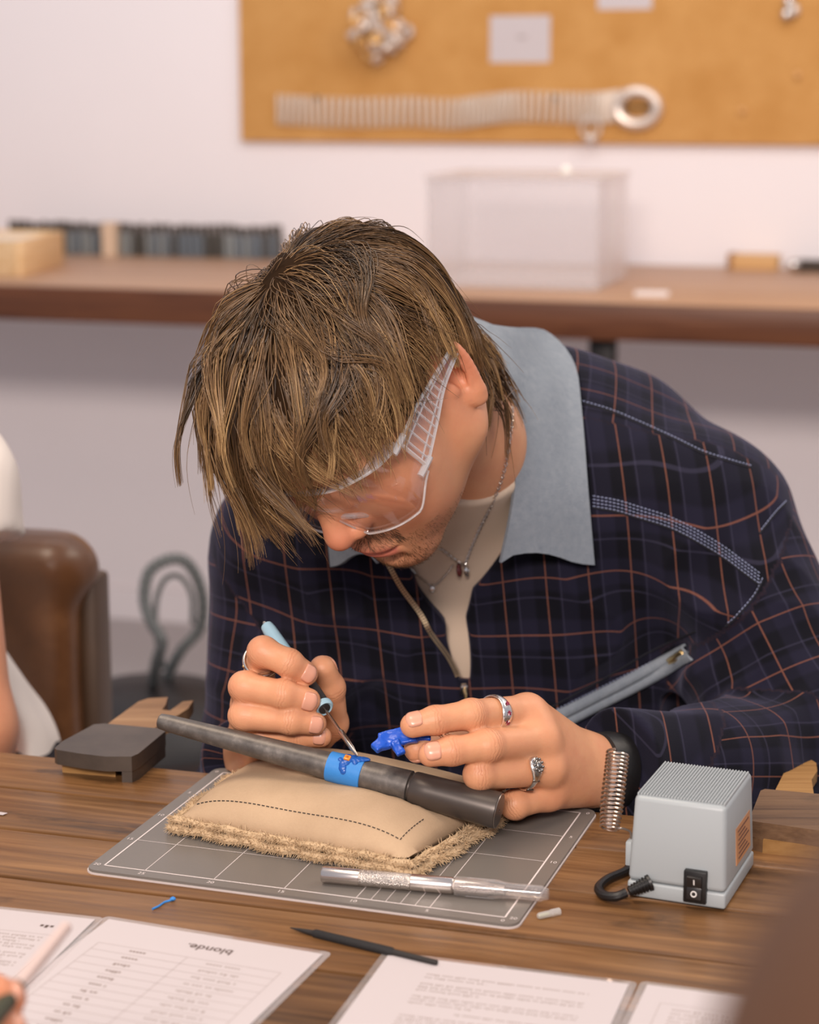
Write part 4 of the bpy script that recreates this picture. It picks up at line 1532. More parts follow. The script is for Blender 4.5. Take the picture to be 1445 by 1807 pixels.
# sandbag
SUEDE = Mat('tan_suede', .92, .12)
sv = SUEDE.coords()
SUEDE.set('Base Color', SUEDE.mix(srgb(164, 138, 110), srgb(198, 170, 140), SUEDE.math('ADD', SUEDE.math('MULTIPLY', SUEDE.noise(sv, 28, 4), .8), SUEDE.math('MULTIPLY', SUEDE.noise(sv, 500, 3, .7), .25))))
SUEDE.bump(SUEDE.noise(sv, 900, 3, .7), .35, .0006)
FLEECE = Mat('cream_fleece', .95, .08)
FLEECE.set('Base Color', FLEECE.mix(srgb(172, 144, 110), srgb(214, 188, 154), FLEECE.noise(FLEECE.coords(), 90, 3)))
BA, BB_, BC, BD = on(318, 1448, .012), on(716, 1522, .012), on(905, 1408, .012), on(478, 1336, .012)
bag_c = (BA + BB_ + BC + BD) / 4
bag = empty('sandbag', (bag_c[0], bag_c[1], MZ), 'tan suede sandbag with frayed fleece edges lying on the grey mat', 'sandbag')


def bag_pt(u, v, top=True, grow_=0.0):
    e = .5 + grow_
    uu, vv = .5 + (u - .5) * (1 + grow_), .5 + (v - .5) * (1 + grow_)
    p = BA * (1 - uu) * (1 - vv) + BB_ * uu * (1 - vv) + BC * uu * vv + BD * (1 - uu) * vv
    w = max(0, (1 - abs(2 * u - 1) ** 3.2)) ** .62 * max(0, (1 - abs(2 * v - 1) ** 3.2)) ** .62
    z = .0145 + .0262 * w + .0012 * math.sin(u * 9 + v * 5) * w if top else .0145 - .0105 * min(1, w * 2.2)
    return np.array([p[0], p[1], z])


n = 46
rows = np.array([[bag_pt(u, v) for v in np.linspace(0, 1, n)] for u in np.linspace(0, 1, n)])
low = np.array([[bag_pt(u, v, False) for v in np.linspace(0, 1, n)] for u in np.linspace(0, 1, n)])
# the mandrel presses a shallow groove into the top
MA, MBp = at(281, 1272, 1.405), at(881, 1431, 1.325)
ma = (MBp - MA); ml = np.linalg.norm(ma); ma /= ml


def mand_r(t): return np.interp(t, [0, .03, .745, .76, .99, 1.0], [.0056, .0062, .0116, .0119, .0128, .0126])


def press(P):
    P = P.copy(); q = P.reshape(-1, 3)
    t = ((q - MA) @ ma); w = q - MA - t[:, None] * ma
    r = mand_r(t / ml); dist = np.linalg.norm(w, axis=1)
    side = np.hypot(w[:, 0], w[:, 1])
    floor_ = (MA + t[:, None] * ma)[:, 2] - np.sqrt(np.maximum(r ** 2 - np.minimum(side, r) ** 2, 0))
    hit = (side < r) & (t > 0) & (t < ml)
    q[hit, 2] = np.minimum(q[hit, 2], floor_[hit])
    return q.reshape(P.shape)


rows = press(rows)
V = np.concatenate([rows.reshape(-1, 3), low.reshape(-1, 3)]); Fq = []
for i in range(n - 1):
    for j in range(n - 1):
        k = i * n + j
        Fq.append((k, k + n, k + n + 1, k + 1)); Fq.append((n * n + k, n * n + k + 1, n * n + k + n + 1, n * n + k + n))
MB().add(V, Fq).build('suede_cover', SUEDE.m, bag, sharp=80)
# frayed edges: two wavy lips and their fibres
rngb = np.random.default_rng(5)
per = [(t, 0) for t in np.linspace(0, 1, 60)] + [(1, t) for t in np.linspace(0, 1, 40)[1:]] + [(1 - t, 1) for t in np.linspace(0, 1, 60)[1:]] + [(0, 1 - t) for t in np.linspace(0, 1, 40)[1:-1]]
lip = MB(); fib = MB()
L1, L2 = [], []
for i, (u, v) in enumerate(per):
    p = bag_pt(u, v); c = bag_pt(.5, .5); d_ = p - c; d_[2] = 0; d_ /= np.linalg.norm(d_)
    wv = .0020 * math.sin(i * .55) + .0010 * math.sin(i * 1.31 + 1)
    bulk = 1.0 + .7 * (u > .93) 
    L1.append((p, d_, p + d_ * (.0040 + wv * .6) * bulk + (0, 0, -.0015 + wv * .5)))
    L2.append((p, d_, p + d_ * (.0060 + wv * .4) * bulk + (0, 0, -.0072 - wv * .4)))
for L_, hh in ((L1, .0026), (L2, .0032)):
    q = np.array([x[2] for x in L_]); q[:, 2] = np.maximum(q[:, 2], MZ + hh + .001)
    lip.tube(q, [hh * (1 + .12 * math.sin(i * .9)) for i in range(len(q))], 8, closed=True)
    m_ = len(q)
    for k in range(5200):
        i = rngb.random() * m_; i0 = int(i) % m_; f_ = i - int(i)
        a = q[i0] * (1 - f_) + q[(i0 + 1) % m_] * f_; d_ = L_[i0][1]
        d2 = d_ * (.3 + rngb.random()) + rngb.normal(size=3) * .75
        ln = .0014 + .0026 * rngb.random()
        d2 = d2 / np.linalg.norm(d2)
        e = a + d2 * (hh + ln); e[2] = max(e[2], MZ + .0006)
        fib.tube([a + d2 * hh * .5, (a + e) / 2 + rngb.normal(size=3) * .0006, e], [.00042, .00032, .00010], 3, caps=False)
lipo = lip.build('fleece_edge', FLEECE.m, bag)
fo = fib.build('fibres', FLEECE.m, lipo); fo['kind'] = 'stuff'
stp = []
for a, b in (((.045, .075), (.94, .075)), ((.94, .075), (.94, .30))):
    stp.append(press(np.array([[bag_pt(a[0] + (b[0] - a[0]) * t, a[1] + (b[1] - a[1]) * t) + (0, 0, .0004) for t in np.linspace(0, 1, 50)]]))[0])
mb = MB()
for p in stp:
    s = np.r_[0, np.cumsum(np.linalg.norm(np.diff(p, axis=0), axis=1))]
    for t in np.arange(0, s[-1] - .0022, .0036):
        mb.tube(np.stack([np.interp([t, t + .0022], s, p[:, k]) for k in range(3)], 1), .00036, 4)
sto = mb.build('stitching', plain('black_thread', (30, 28, 28), .8), bag); sto['kind'] = 'stuff'

# ring mandrel
STEEL = Mat('dark_forged_steel', .40, .5, srgb(84, 78, 74), .45)
stc = STEEL.noise(STEEL.coords(scale=(1, 1, 1)), 60, 5, .65)
STEEL.set('Base Color', STEEL.ramp(stc, [(.3, srgb(74, 69, 66)), (.55, srgb(102, 96, 91)), (.75, srgb(136, 128, 121))]))
STEEL.set('Roughness', STEEL.math('ADD', .28, STEEL.math('MULTIPLY', stc, .28)))
STEEL.bump(STEEL.noise(STEEL.coords(), 420, 3), .12, .0004)
HSTEEL = plain('brown_black_handle', (76, 68, 63), .36, .4, grain=.15, scale=90)
mandrel = empty('ring_mandrel', tuple((MA + MBp) / 2), 'dark steel tapered ring mandrel resting across the sandbag', 'mandrel')
MB().lathe([(.0, .0), (.0, .0046), (.0010, .0056)] + [(ml * t, mand_r(t)) for t in np.linspace(.03, .745, 24)] + [(ml * .748, .0100)], MA, ma, 40).build('tapered_shaft', STEEL.m, mandrel)
MB().lathe([(ml * .746, .0098), (ml * .752, .0098), (ml * .754, .0112), (ml * .760, .0119)] + [(ml * t, mand_r(t)) for t in (.8, .9, .985)] + [(ml * .996, .0126), (ml, .0116), (ml, .0012), (ml - .0012, .0010), (ml - .0012, .0)], MA, ma, 40).build('handle', HSTEEL, mandrel)
tp = MA + ma * ml * .9985
MB().tube([tp + frame_to(ma)[:, 0] * math.cos(a) * .0119 + frame_to(ma)[:, 1] * math.sin(a) * .0119 for a in np.linspace(0, 2 * math.pi, 49)[:-1]], .0004, 6, closed=True).build('worn_rim', plain('bright_steel', (170, 160, 152), .3, 1.0), mandrel)

# wax ring being built on the mandrel
TAPE = Mat('blue_wax_tape', .5, .4, srgb(52, 128, 200)); TAPE.bump(TAPE.noise(TAPE.coords(), 300, 3), .3, .0006)
WAX = Mat('deep_blue_wax', .30, .5, srgb(22, 84, 168)); WAX.bump(WAX.noise(WAX.coords(), 220, 3), .4, .0012)
wr = empty('wax_ring', tuple(MA + ma * ml * .56), 'light blue wax ring band with an orange stone, wrapped around the steel mandrel', 'ring')
def mprof(t, o): return (ml * t, mand_r(t) + o)
MB().lathe([mprof(.512, .0), mprof(.513, .0007), mprof(.56, .0008), mprof(.612, .0007), mprof(.613, .0)], MA, ma, 40, caps=False).build('band', TAPE.m, wr)
mf = frame_to(ma, (0, 0, 1))
# surface point on the band: along t, angle from straight up towards the camera
upm = np.array([0, 0, 1.0]) - ma * ma[2]; upm /= np.linalg.norm(upm); cam_s = np.cross(ma, upm); cam_s *= -np.sign(cam_s[1])
def surf(t, ang, o=0.0): return MA + ma * ml * t + (upm * math.cos(ang) + cam_s * math.sin(ang)) * (mand_r(t) + .0008 + o)
drip = MB()
rd = np.random.default_rng(3)
for t, a, r in ((.565, .15, .0030), (.570, .38, .0030), (.566, .62, .0028), (.560, .86, .0026), (.562, 1.08, .0026), (.566, 1.28, .0020), (.585, .25, .0030), (.596, .12, .0032), (.606, .0, .0032), (.580, .0, .0028), (.548, .55, .0016), (.590, .50, .0020), (.612, -.1, .0028)):
    q = surf(t, a)
    f = np.stack([ma, np.cross(upm * math.cos(a) + cam_s * math.sin(a), ma), upm * math.cos(a) + cam_s * math.sin(a)], 1)
    drip.sphere(q, (r * 1.1, r * 1.15, r * .42), 12, 8, f)
drip.build('wax_drips', WAX.m, wr)
q = surf(.566, .42, .0014); f = np.stack([ma, np.cross(upm * math.cos(.42) + cam_s * math.sin(.42), ma), upm * math.cos(.42) + cam_s * math.sin(.42)], 1)
MB().box(q, (.0046, .0042, .0020), f, .0006).build('stone', plain('orange_stone', (226, 138, 40), .25, spec=.7), wr)
MB().box(q + f[:, 2] * .0011, (.0018, .0016, .0006), f, .0002).build('stone_facet', plain('dark_orange', (180, 88, 24), .3), wr)

# wax pen held in his right hand
GRIP = plain('black_rubber', (32, 30, 32), .55, bump=.15, scale=300)
PALE = plain('pale_blue_plastic', (156, 190, 204), .38)
TIPM = plain('pen_steel', (190, 178, 168), .25, 1.0)
tip = MA + ma * ml * .590 + upm * .0135 + cam_s * .002
tail = at(470, 1104, 1.475)
pd = tail - tip; pl = np.linalg.norm(pd); pd /= pl
pen = empty('wax_pen', tuple(tip), 'pale blue and black electric wax pen touching the wax ring', 'pen')
g0 = .345 * pl
MB().lathe([(.0, .0003), (.001, .0008), (.006, .0014), (.008, .0019), (.026, .0022), (.027, .0016), (.0285, .0012), (g0 + .004, .0012)], tip, pd, 16).build('heated_tip', TIPM, pen)
MB().lathe([(g0 - .0005, .0012), (g0 - .0005, .0042), (g0 + .001, .0046), (g0 + .004, .0048)], tip, pd, 28).build('nose', GRIP, pen)
MB().lathe([(g0 + .0002, .0044), (g0 - .0006, .0058), (g0 + .0010, .0072), (g0 + .0035, .0072), (g0 + .0048, .0060)], tip, pd, 32, caps=False).build('collar_ring', PALE, pen)
MB().lathe([(g0 + .004, .0056), (g0 + .007, .0060), (g0 + .030, .0064), (g0 + .045, .0058), (g0 + .047, .0050)], tip, pd, 28).build('grip', GRIP, pen)
MB().lathe([(g0 + .046, .0050), (g0 + .052, .0056), (pl - .006, .0052), (pl - .001, .0046), (pl, .0030)], tip, pd, 24).build('rear_handle', PALE, pen)
MB().lathe([(pl - .001, .0012), (pl + .004, .0012), (pl + .005, .0004)], tip, pd, 10).build('pin', TIPM, pen)

# piece of blue wax in his left hand
wp = empty('wax_piece', tuple(at(690, 1305, 1.345)), 'bright blue broken wax piece between his finger and thumb', 'wax')
BLUEW = Mat('cobalt_wax', .30, .5, srgb(24, 82, 190)); BLUEW.bump(BLUEW.noise(BLUEW.coords(), 160, 3), .35, .0012)
BLUEW.set('Subsurface Weight', .2); BLUEW.set('Subsurface Radius', (.2, .4, 1.0)); BLUEW.set('Subsurface Scale', .003)
G = Field()
a0, a1, a2 = at(663, 1314, 1.338), at(698, 1302, 1.338), at(742, 1296, 1.342)
fx = a2 - a0; fx /= np.linalg.norm(fx); fz = np.array([.1, -.75, .65]); fz -= fx * (fx @ fz); fz /= np.linalg.norm(fz); fy = np.cross(fz, fx)
RW = np.stack([fx, fy, fz], 1)
G.u(Box((a0 + a2) / 2 + fy * .0015, (.0128, .0060, .0028), .0010, RW))
G.u(Box(a0 + fx * .002 - fy * .001, (.0045, .0036, .0034), .0010, RW @ rotz(.5)), .001)
G.u(Box(a1 - fy * .0075, (.0032, .0052, .0024), .0008, RW @ rotz(.25)), .001)
G.u(Box(a2 - fy * .001, (.0070, .0030, .0020), .0008, RW @ rotz(-.3)), .001)
G.cut(Box(a1 + fy * .0030 + fz * .0030, (.0090, .0020, .0012), .0004, RW), .0008)
G.cut(Ell(a2 + fy * .006, (.004, .003, .008), RW), .001)
G.post.append(lambda p: -.0004 * vnoise(p, 700, 4))
gv, gf = G.mesh(.0007, slack=2.5)
mesh_obj('wax_lump', gv, gf, BLUEW.m, wp)

# craft knife under a clear cap
ALU = plain('brushed_aluminium', (214, 204, 198), .26, 1.0)
KN = Mat('knurled_aluminium', .34, .5, srgb(206, 196, 188), 1.0)
ch_ = KN.node('ShaderNodeTexVoronoi', {'Scale': 1600.0}); KN.t.links.new(KN.coords(), ch_.inputs['Vector']); KN.bump(ch_.outputs[0], .7, .0006)
k0, k1 = on(571, 1543, MZ + .0060), on(968, 1578, MZ + .0058)
kd = k1 - k0; kl = np.linalg.norm(kd); kd /= kl
knife = empty('craft_knife', tuple((k0 + k1) / 2 - (0, 0, .006)), 'silver craft knife with a clear cap lying on the near edge of the mat', 'knife')
def kt(px): return (px - 571) / (968 - 571) * kl
MB().lathe([(-.001, .0030), (-.0008, .0050), (.0002, .0056), (kt(636), .0056), (kt(637), .0052)], k0, kd, 32).build('handle_end', ALU, knife)
MB().lathe([(kt(636), .0050), (kt(638), .0055), (kt(726), .0055), (kt(728), .0050)], k0, kd, 32).build('knurled_grip', KN.m, knife)
MB().lathe([(kt(727), .0050), (kt(729), .0056), (kt(800), .0056), (kt(803), .0050)], k0, kd, 32).build('handle_front', ALU, knife)
MB().lathe([(kt(803), .0046), (kt(808), .0052), (kt(862), .0050), (kt(866), .0040), (kt(892), .0034), (kt(896), .0012)], k0, kd, 28).build('collet', KN.m, knife)
fk = frame_to(kd, (0, 0, 1))
MB().add([k0 + kd * kt(890) + fk[:, 0] * a + fk[:, 1] * b for a in (-.0003, .0003) for b in (-.003, .003)] + [k0 + kd * kt(942) + fk[:, 0] * a + fk[:, 1] * b for a in (-.0002, .0002) for b in (-.003, -.0026)],
         [(0, 1, 3, 2), (4, 6, 7, 5), (0, 4, 5, 1), (2, 3, 7, 6), (0, 2, 6, 4), (1, 5, 7, 3)]).build('blade', TIPM, knife, smooth=False)
cp = MB()
cp.lathe([(kt(806), .0062), (kt(812), .0064), (kt(880), .0064), (kt(890), .0056), (kt(902), .0052), (kt(955), .0052), (kt(968), .0034), (kt(968), .0)], k0, kd, 28, caps=False)
cp.lathe([(kt(806), .0062), (kt(806), .0056), (kt(880), .0057), (kt(898), .0046), (kt(953), .0045), (kt(965), .0028), (kt(965), .0)], k0, kd, 28, caps=False)
for i in range(8):
    a = 2 * math.pi * i / 8; v_ = fk[:, 0] * math.cos(a) + fk[:, 1] * math.sin(a)
    cp.tube([k0 + kd * kt(826) + v_ * .0064, k0 + kd * kt(876) + v_ * .0064], .0005, 5)
cp.build('clear_cap', clear('cap_plastic', (.93, .91, .90), .10, .06, 1.7, .35), knife)

# small things lying about
ct0, ct1 = on(948, 1617, .0022), on(988, 1608, .0022)
cpl = empty('capsule_tube', tuple((ct0 + ct1) / 2 - (0, 0, .0022)), 'tiny clear plastic tube lying beside the corner of the mat', 'tube')
dd = ct1 - ct0; dl_ = np.linalg.norm(dd)
MB().lathe([(.0, .0), (.0004, .0014), (.0014, .0021), (dl_ * .6, .0022), (dl_ * .62, .0025), (dl_ * .97, .0025), (dl_, .0016), (dl_, .0)], ct0, dd, 16, caps=False).build('shell', clear('smoky_plastic', (.86, .86, .80), .1, .28, 1.5, .3), cpl)
MB().lathe([(.001, .0), (.0015, .0010), (dl_ * .5, .0011), (dl_ * .52, .0)], ct0, dd, 10, caps=False).build('filling', plain('pale_green_wax', (176, 176, 140), .5), cpl)
w = spline([on(269, 1604, .0007), on(280, 1599, .0007), on(290, 1592, .0008), on(300, 1589, .0012), on(306, 1585, .0014)], 16)
ws_ = MB().tube(w, [.0007 + .0006 * (i > 12) for i in range(16)], 7)
ws_.sphere(on(305, 1586, .0016), (.0020, .0015, .0013), 10, 8)
wso = ws_.build('wax_scrap', TAPE.m, None); tag(wso, 'tiny blue wax thread lying on the table left of the mat', 'wax')
FILE = plain('blackened_file', (44, 40, 38), .55, .3, bump=.4, scale=500)
f0, f1 = on(512, 1637, .0016), on(742, 1692, .0024)
fd = f1 - f0; fl = np.linalg.norm(fd); fd /= fl
fi = empty('needle_file', tuple((f0 + f1) / 2 - (0, 0, .0022)), 'thin black needle file lying on the table above the papers', 'file')
MB().lathe([(.0, .0003), (fl * .08, .0012), (fl * .18, .0020)], f0, fd, 12).build('tip', FILE, fi)
MB().lathe([(fl * .18, .0020), (fl * .20, .0029), (fl * .78, .0030), (fl * .80, .0022)], f0, fd, 14).build('cut_shank', plain('coarse_black', (34, 32, 32), .7, .2, bump=.8, scale=900), fi)
MB().lathe([(fl * .80, .0021), (fl, .0019), (fl * 1.12, .0017)], f0, fd, 12).build('tang', FILE, fi)

# laminated sheets
PAPER = plain('white_paper', (196, 186, 186), .6)
FILM = clear('laminate', (.985, .97, .965), .08, .10, 1.45, .05)
INK = plain('grey_print', (162, 148, 144), .8); INKD = plain('brown_black_print', (84, 66, 60), .8); RULE = plain('hairline_print', (164, 150, 147), .8)


def laminated(a, b, label, Wd=.1475, Hd=.2095, z=.0004):
    e = (b - a) / np.linalg.norm(b - a)
    rz = math.atan2(e[1], e[0])
    root = empty('laminated_sheet', (a[0], a[1], 0), label, 'paper', 'laminated sheets on the table', rz)
    MB().prism([(x + Wd / 2, y - Hd / 2) for x, y in rounded(Wd + .009, Hd + .009, .004)], z, z + .00022).build('lower_film', FILM, None, sharp=30).parent = root
    MB().prism([(0, 0), (0, -Hd), (Wd, -Hd), (Wd, 0)], z + .0003, z + .0005).build('paper', PAPER, None, smooth=False).parent = root
    return root, z + .00056


def words(root, z, rows_, ink, name='print'):
    mb = MB(); r = np.random.default_rng(len(rows_) * 7 + int(1e4 * abs(root.location[0])))
    for x0, x1, y, h in rows_:
        x = x0
        while x < x1:
            w_ = min(x1 - x, h * (1.2 + 3.2 * r.random()))
            n_ = max(1, int(w_ / (h * .62))); s_ = w_ / n_
            for k in range(n_):
                hh = h * (.62 if r.random() < .7 else .95)
                mb.add([(x + k * s_, y, z), (x + k * s_ + s_ * .68, y, z), (x + k * s_ + s_ * .68, y - hh, z), (x + k * s_, y - hh, z)], [(3, 2, 1, 0)])
            x += w_ + h * .5
    o = mb.build(name, ink, None, smooth=False); o.parent = root; o['kind'] = 'stuff'
    return o


def rules(root, z, segs, w_=.0004):
    mb = MB()
    for x0, y0, x1, y1 in segs:
        a, b = np.array([x0, y0]), np.array([x1, y1]); d_ = (b - a) / np.linalg.norm(b - a); q = np.array([-d_[1], d_[0]]) * w_ / 2
        mb.add([(*(a + q), z), (*(a - q), z), (*(b - q), z), (*(b + q), z)], [(0, 1, 2, 3)])
    o = mb.build('ruled_lines', RULE, None, smooth=False); o.parent = root


sa, sb = on(192, 1624), on(566, 1685)
s2, z2 = laminated(sa, sb, 'laminated price table headed with a brown word, second sheet from the left')
sa, sb = on(168, 1626), on(0, 1608)
dd = (sb - sa) / np.linalg.norm(sb - sa)
s1, z1 = laminated(sa + dd * .1475, sa, 'laminated sheet of fine print cut off by the left edge of the picture', z=.0010)
s3, z3 = laminated(on(686, 1686), on(1104, 1738), 'laminated sheet of paragraphs lying below the black needle file')
s4, z4 = laminated(on(1142, 1742), on(1284, 1761), 'laminated sheet at the lower right, partly behind the brown sleeve', z=.0012)
# sheet 2: heading and table, upside down for us
text('blonde.', .0105, INKD, s2, (.0800, -.0185, z2), math.pi, 'heading', .00018)
tx0, tx1, txm, ty = .012, .135, .073, -.034
rules(s2, z2, [(tx0, ty - .0098 * k, tx1, ty - .0098 * k) for k in range(17)] + [(x, ty, x, ty - .0098 * 16) for x in (tx0, txm, tx1)])
words(s2, z2, [(.036, .0475, ty - .0035 - .0098 * k, .0032) for k in range(15)], plain('taupe_print', (132, 114, 106), .8), 'price_column')
words(s2, z2, [(.088, .088 + .028 + .003 * ((k * 5) % 4 - 1.5), ty - .0035 - .0098 * k, .0030) for k in range(15)], INK, 'name_column')
words(s1, z1, [(.118, .128, -.016, .0045)], INKD, 'heading')
words(s1, z1, [(.02, .128 - .012 * (k % 3 == 2), -.034 - .0042 * k, .0026) for k in range(26) if k % 7 != 5], INK)
rules(s1, z1, [(.015, -.030, .135, -.030), (.135, -.030, .135, -.15)])
yy, rw = -.020, []
for blk in (2, 3, 3, 1, 8, 8):
    for k in range(blk): rw.append((.030 + (.03 if blk == 1 else 0), .128 - .010 * ((k * 3 + blk) % 4 == 1) - (.05 if k == blk - 1 and blk > 1 else 0), yy, .0025)); yy -= .0044
    yy -= .0042
words(s3, z3, rw, INK)
words(s4, z4, [(.02, .10, -.028 - .005 * k, .0026) for k in range(10)], INK)
rules(s4, z4, [(.012, -.022, .13, -.022), (.012, -.022, .012, -.10)])
sc0 = on(2, 1436, .0006)
MBs = MB().prism([(-.05, -.004), (.0028, -.0022), (.0040, .0020), (-.05, .006)], 0, .0004, (sc0, rotz(RA)))
tag(MBs.build('paper_scrap', PAPER, None, smooth=False), 'tip of a small white paper at the left edge of the table', 'paper')

# power supply of the wax pen
p0_, p1_, p2_ = on(1106, 1584), on(1279, 1610), on(1319, 1531)
ex = (p1_ - p0_) / np.linalg.norm(p1_ - p0_); ey = np.array([-ex[1], ex[0], 0])
bw, bd_ = np.linalg.norm(p1_ - p0_), .083
psu_c = p0_ + ex * bw / 2 + ey * bd_ / 2
psu = empty('power_supply', tuple(psu_c), 'pale blue plastic power supply box with ribbed top, black switch and cable', 'power supply', rz=math.atan2(ex[1], ex[0]))
PB = plain('pale_blue_case', (160, 166, 168), .42, bump=.05, scale=700)
hT = .0690


def local(mb, name, mat_, par=psu, **k):
    o = mb.build(name, mat_, None, **k); o.parent = par; return o


def case(z0, z1, w0_, d0, w1_, d1, bev):
    bm = MB(); bm.box((0, 0, (z0 + z1) / 2), (w0_, d0, z1 - z0), None, bev, 3, (w1_ / w0_, d1 / d0)); return bm


local(case(.0015, .0120, bw, bd_, bw, bd_, .0016), 'base_tray', PB)
local(case(.0122, hT, bw * .999, bd_ * .999, bw * .93, bd_ * .90, .0035), 'case', PB)
for i in range(29):
    x = (i - 14) / 14 * bw * .435
    rb = MB().box((x, -.001, hT + .0001), (.0012, bd_ * .82, .0026), None, .0004, 1)
    local(rb, 'rib', PB)
for sx in (-1, 1):
    for sy in (-1, 1): local(MB().lathe([(0, .004), (.002, .004)], (sx * bw * .4, sy * bd_ * .4, 0), (0, 0, 1), 14), 'foot', BLK)
yf = -bd_ / 2
sx_ = (1227 - 1106) / (1279 - 1106) * bw - bw / 2
sw = local(MB().box((sx_, yf - .0006, .0150), (.0150, .0050, .0215), None, .0008), 'switch', plain('switch_black', (20, 19, 19), .4))
local(MB().box((sx_, yf - .0036, .0190), (.0098, .0030, .0080), np.array(Matrix.Rotation(.22, 3, 'X')), .0006), 'rocker', plain('rocker_black', (34, 31, 30), .35), sw)
local(MB().box((sx_, yf - .0034, .0112), (.0098, .0030, .0084), np.array(Matrix.Rotation(-.14, 3, 'X')), .0006), 'rocker', plain('rocker_black_smoother', (34, 31, 30), .30), sw)  # same black as the upper half, slightly smoother
MARK = plain('white_mark', (226, 222, 218), .5)
local(MB().box((sx_, yf - .00535, .0192), (.0008, .0004, .0036), np.array(Matrix.Rotation(.22, 3, 'X'))), 'on_mark', MARK, sw, smooth=False)
local(MB().tube([(sx_ + .0017 * math.cos(a), yf - .0051 - .14 * .0017 * math.sin(a) * -1, .0112 + .0017 * math.sin(a)) for a in np.linspace(0, 2 * math.pi, 21)[:-1]], .00042, 6, closed=True), 'off_mark', MARK, sw)
cx_ = (1146 - 1106) / (1279 - 1106) * bw - bw / 2
q0, q1 = np.array([cx_, yf + .001, .0125]), np.array([cx_ - .0130, yf - .0085, .0070])
prof = [(0, .0058)]
qd = q1 - q0; ql = np.linalg.norm(qd)
for i in range(7): prof += [(ql * (.08 + i * .12), .0054 - i * .0003), (ql * (.12 + i * .12), .0054 - i * .0003), (ql * (.13 + i * .12), .0042 - i * .0002), (ql * (.17 + i * .12), .0042 - i * .0002)]
local(MB().lathe(prof, q0, qd, 20), 'strain_relief', BLK)
cb_ = spline([q1, q1 + (-.006, -.0035, -.0022), q1 + (-.0150, -.001, -.0035), q1 + (-.0210, .0080, -.0030), q1 + (-.0200, .024, -.0030), q1 + (-.0130, .042, -.0030), q1 + (-.0120, .060, -.0035), q1 + (-.004, .090, -.0035), q1 + (.006, .125, -.0035)], 60)
cb_[:, 2] = np.maximum(cb_[:, 2], .0033)
local(MB().tube(cb_, .0031, 10), 'cable', BLK)
xl = -bw / 2
local(MB().box((xl - .0018, yf + .014, .0270), (.0042, .0130, .0165), None, .0009), 'holder_slot', PB)
# sticker on the right side
xr = bw / 2
stk = local(MB().box((xr * .9715, .008, .0330), (.0010, .040, .0250), np.array(Matrix.Rotation(-.055, 3, 'Y')), 0), 'rating_label', plain('brown_label', (186, 132, 92), .5))
lm = MB()
for k in range(7): lm.box((xr * .9715 + .0006 - (k - 3) * .00017, .008 - .002 * (k % 3), .0330 + (k - 3) * .0030), (.0004, .030 - .006 * (k % 3), .0009), np.array(Matrix.Rotation(-.055, 3, 'Y')))
o = local(lm, 'label_print', plain('label_ink', (96, 60, 46), .7), stk, smooth=False); o['kind'] = 'stuff'
# wire spring that takes the pen
inv = np.array(world_matrix(psu).inverted())
def toL(p): return (inv[:3, :3] @ np.asarray(p) + inv[:3, 3])
sb0, sb1 = toL(at(1075, 1464, 1.262)), toL(at(1090, 1328, 1.292))
ax_ = sb1 - sb0; al = np.linalg.norm(ax_); fr_ = frame_to(ax_, (1, 0, 0))
pts = []
turns = 19
for i in range(turns * 18 + 1):
    a = 2 * math.pi * i / 18; t = i / (turns * 18)
    tt_ = t + .020 * math.sin(2 * math.pi * t) * -1
    r_ = .0058 + .0014 * sstep(0, .35, t) 
    pts.append(sb0 + ax_ * tt_ + fr_[:, 0] * math.cos(a) * r_ + fr_[:, 1] * math.sin(a) * r_)
end = np.array([xl - .0020, yf + .014, .034])
tailw = spline([pts[0], sb0 * .8 + end * .2 + (0, -.004, .003), sb0 * .4 + end * .6 + (0, -.002, .006), end + (-.001, 0, .006), end + (0, 0, .002), end - (0, 0, .004)], 40)
CHROME = plain('spring_wire', (206, 190, 178), .2, 1.0)
local(MB().tube(np.vstack([tailw[::-1], pts[1:]]), .00085, 6), 'pen_spring', CHROME)

# bench block and bench pin, left
BLACKT = Mat('black_worn_steel', .42, .5, srgb(46, 42, 40), .3)
BLACKT.set('Base Color', BLACKT.mix(srgb(40, 36, 34), srgb(100, 88, 78), BLACKT.noise(BLACKT.coords(), 24, 5, .65)))
OCHRE = wood('ochre_wood', srgb(116, 80, 40), srgb(150, 110, 62), srgb(176, 136, 84), .5)
PINW = wood('pin_wood', srgb(118, 84, 56), srgb(156, 118, 84), srgb(184, 146, 108), .6, stain=.4)
bp = [on(x, y, .021) for x, y in ((96, 1320), (110, 1308), (166, 1278), (184, 1276.5), (289, 1286), (292, 1290), (244, 1330), (232, 1335), (186, 1335), (143, 1330), (100, 1323))]
c0 = sum(bp) / len(bp)
blk_t = empty('bench_block', (c0[0], c0[1], 0), 'black rounded bench block on an ochre wooden foot, far left of the table', 'block')
MB().prism([(p[0] - c0[0], p[1] - c0[1]) for p in bp][::-1], .0092, .021).build('black_top', BLACKT.m, None, sharp=25).parent = blk_t
wq = [on(x, y, 0.0) for x, y in ((110, 1363), (204, 1371), (216, 1352), (250, 1326), (170, 1316))]
MB().prism([(p[0] - c0[0], p[1] - c0[1]) for p in wq], .0, .0091).build('wooden_foot', OCHRE, None, sharp=25).parent = blk_t
rq = [on(x, y, 0.021) for x, y in ((214, 1334), (232, 1334), (244, 1329), (291, 1290), (288, 1287), (220, 1282))]
MB().prism([(p[0] - c0[0], p[1] - c0[1]) for p in rq], .0, .0091).build('rear_clamp', BLACKT.m, None, sharp=25).parent = blk_t


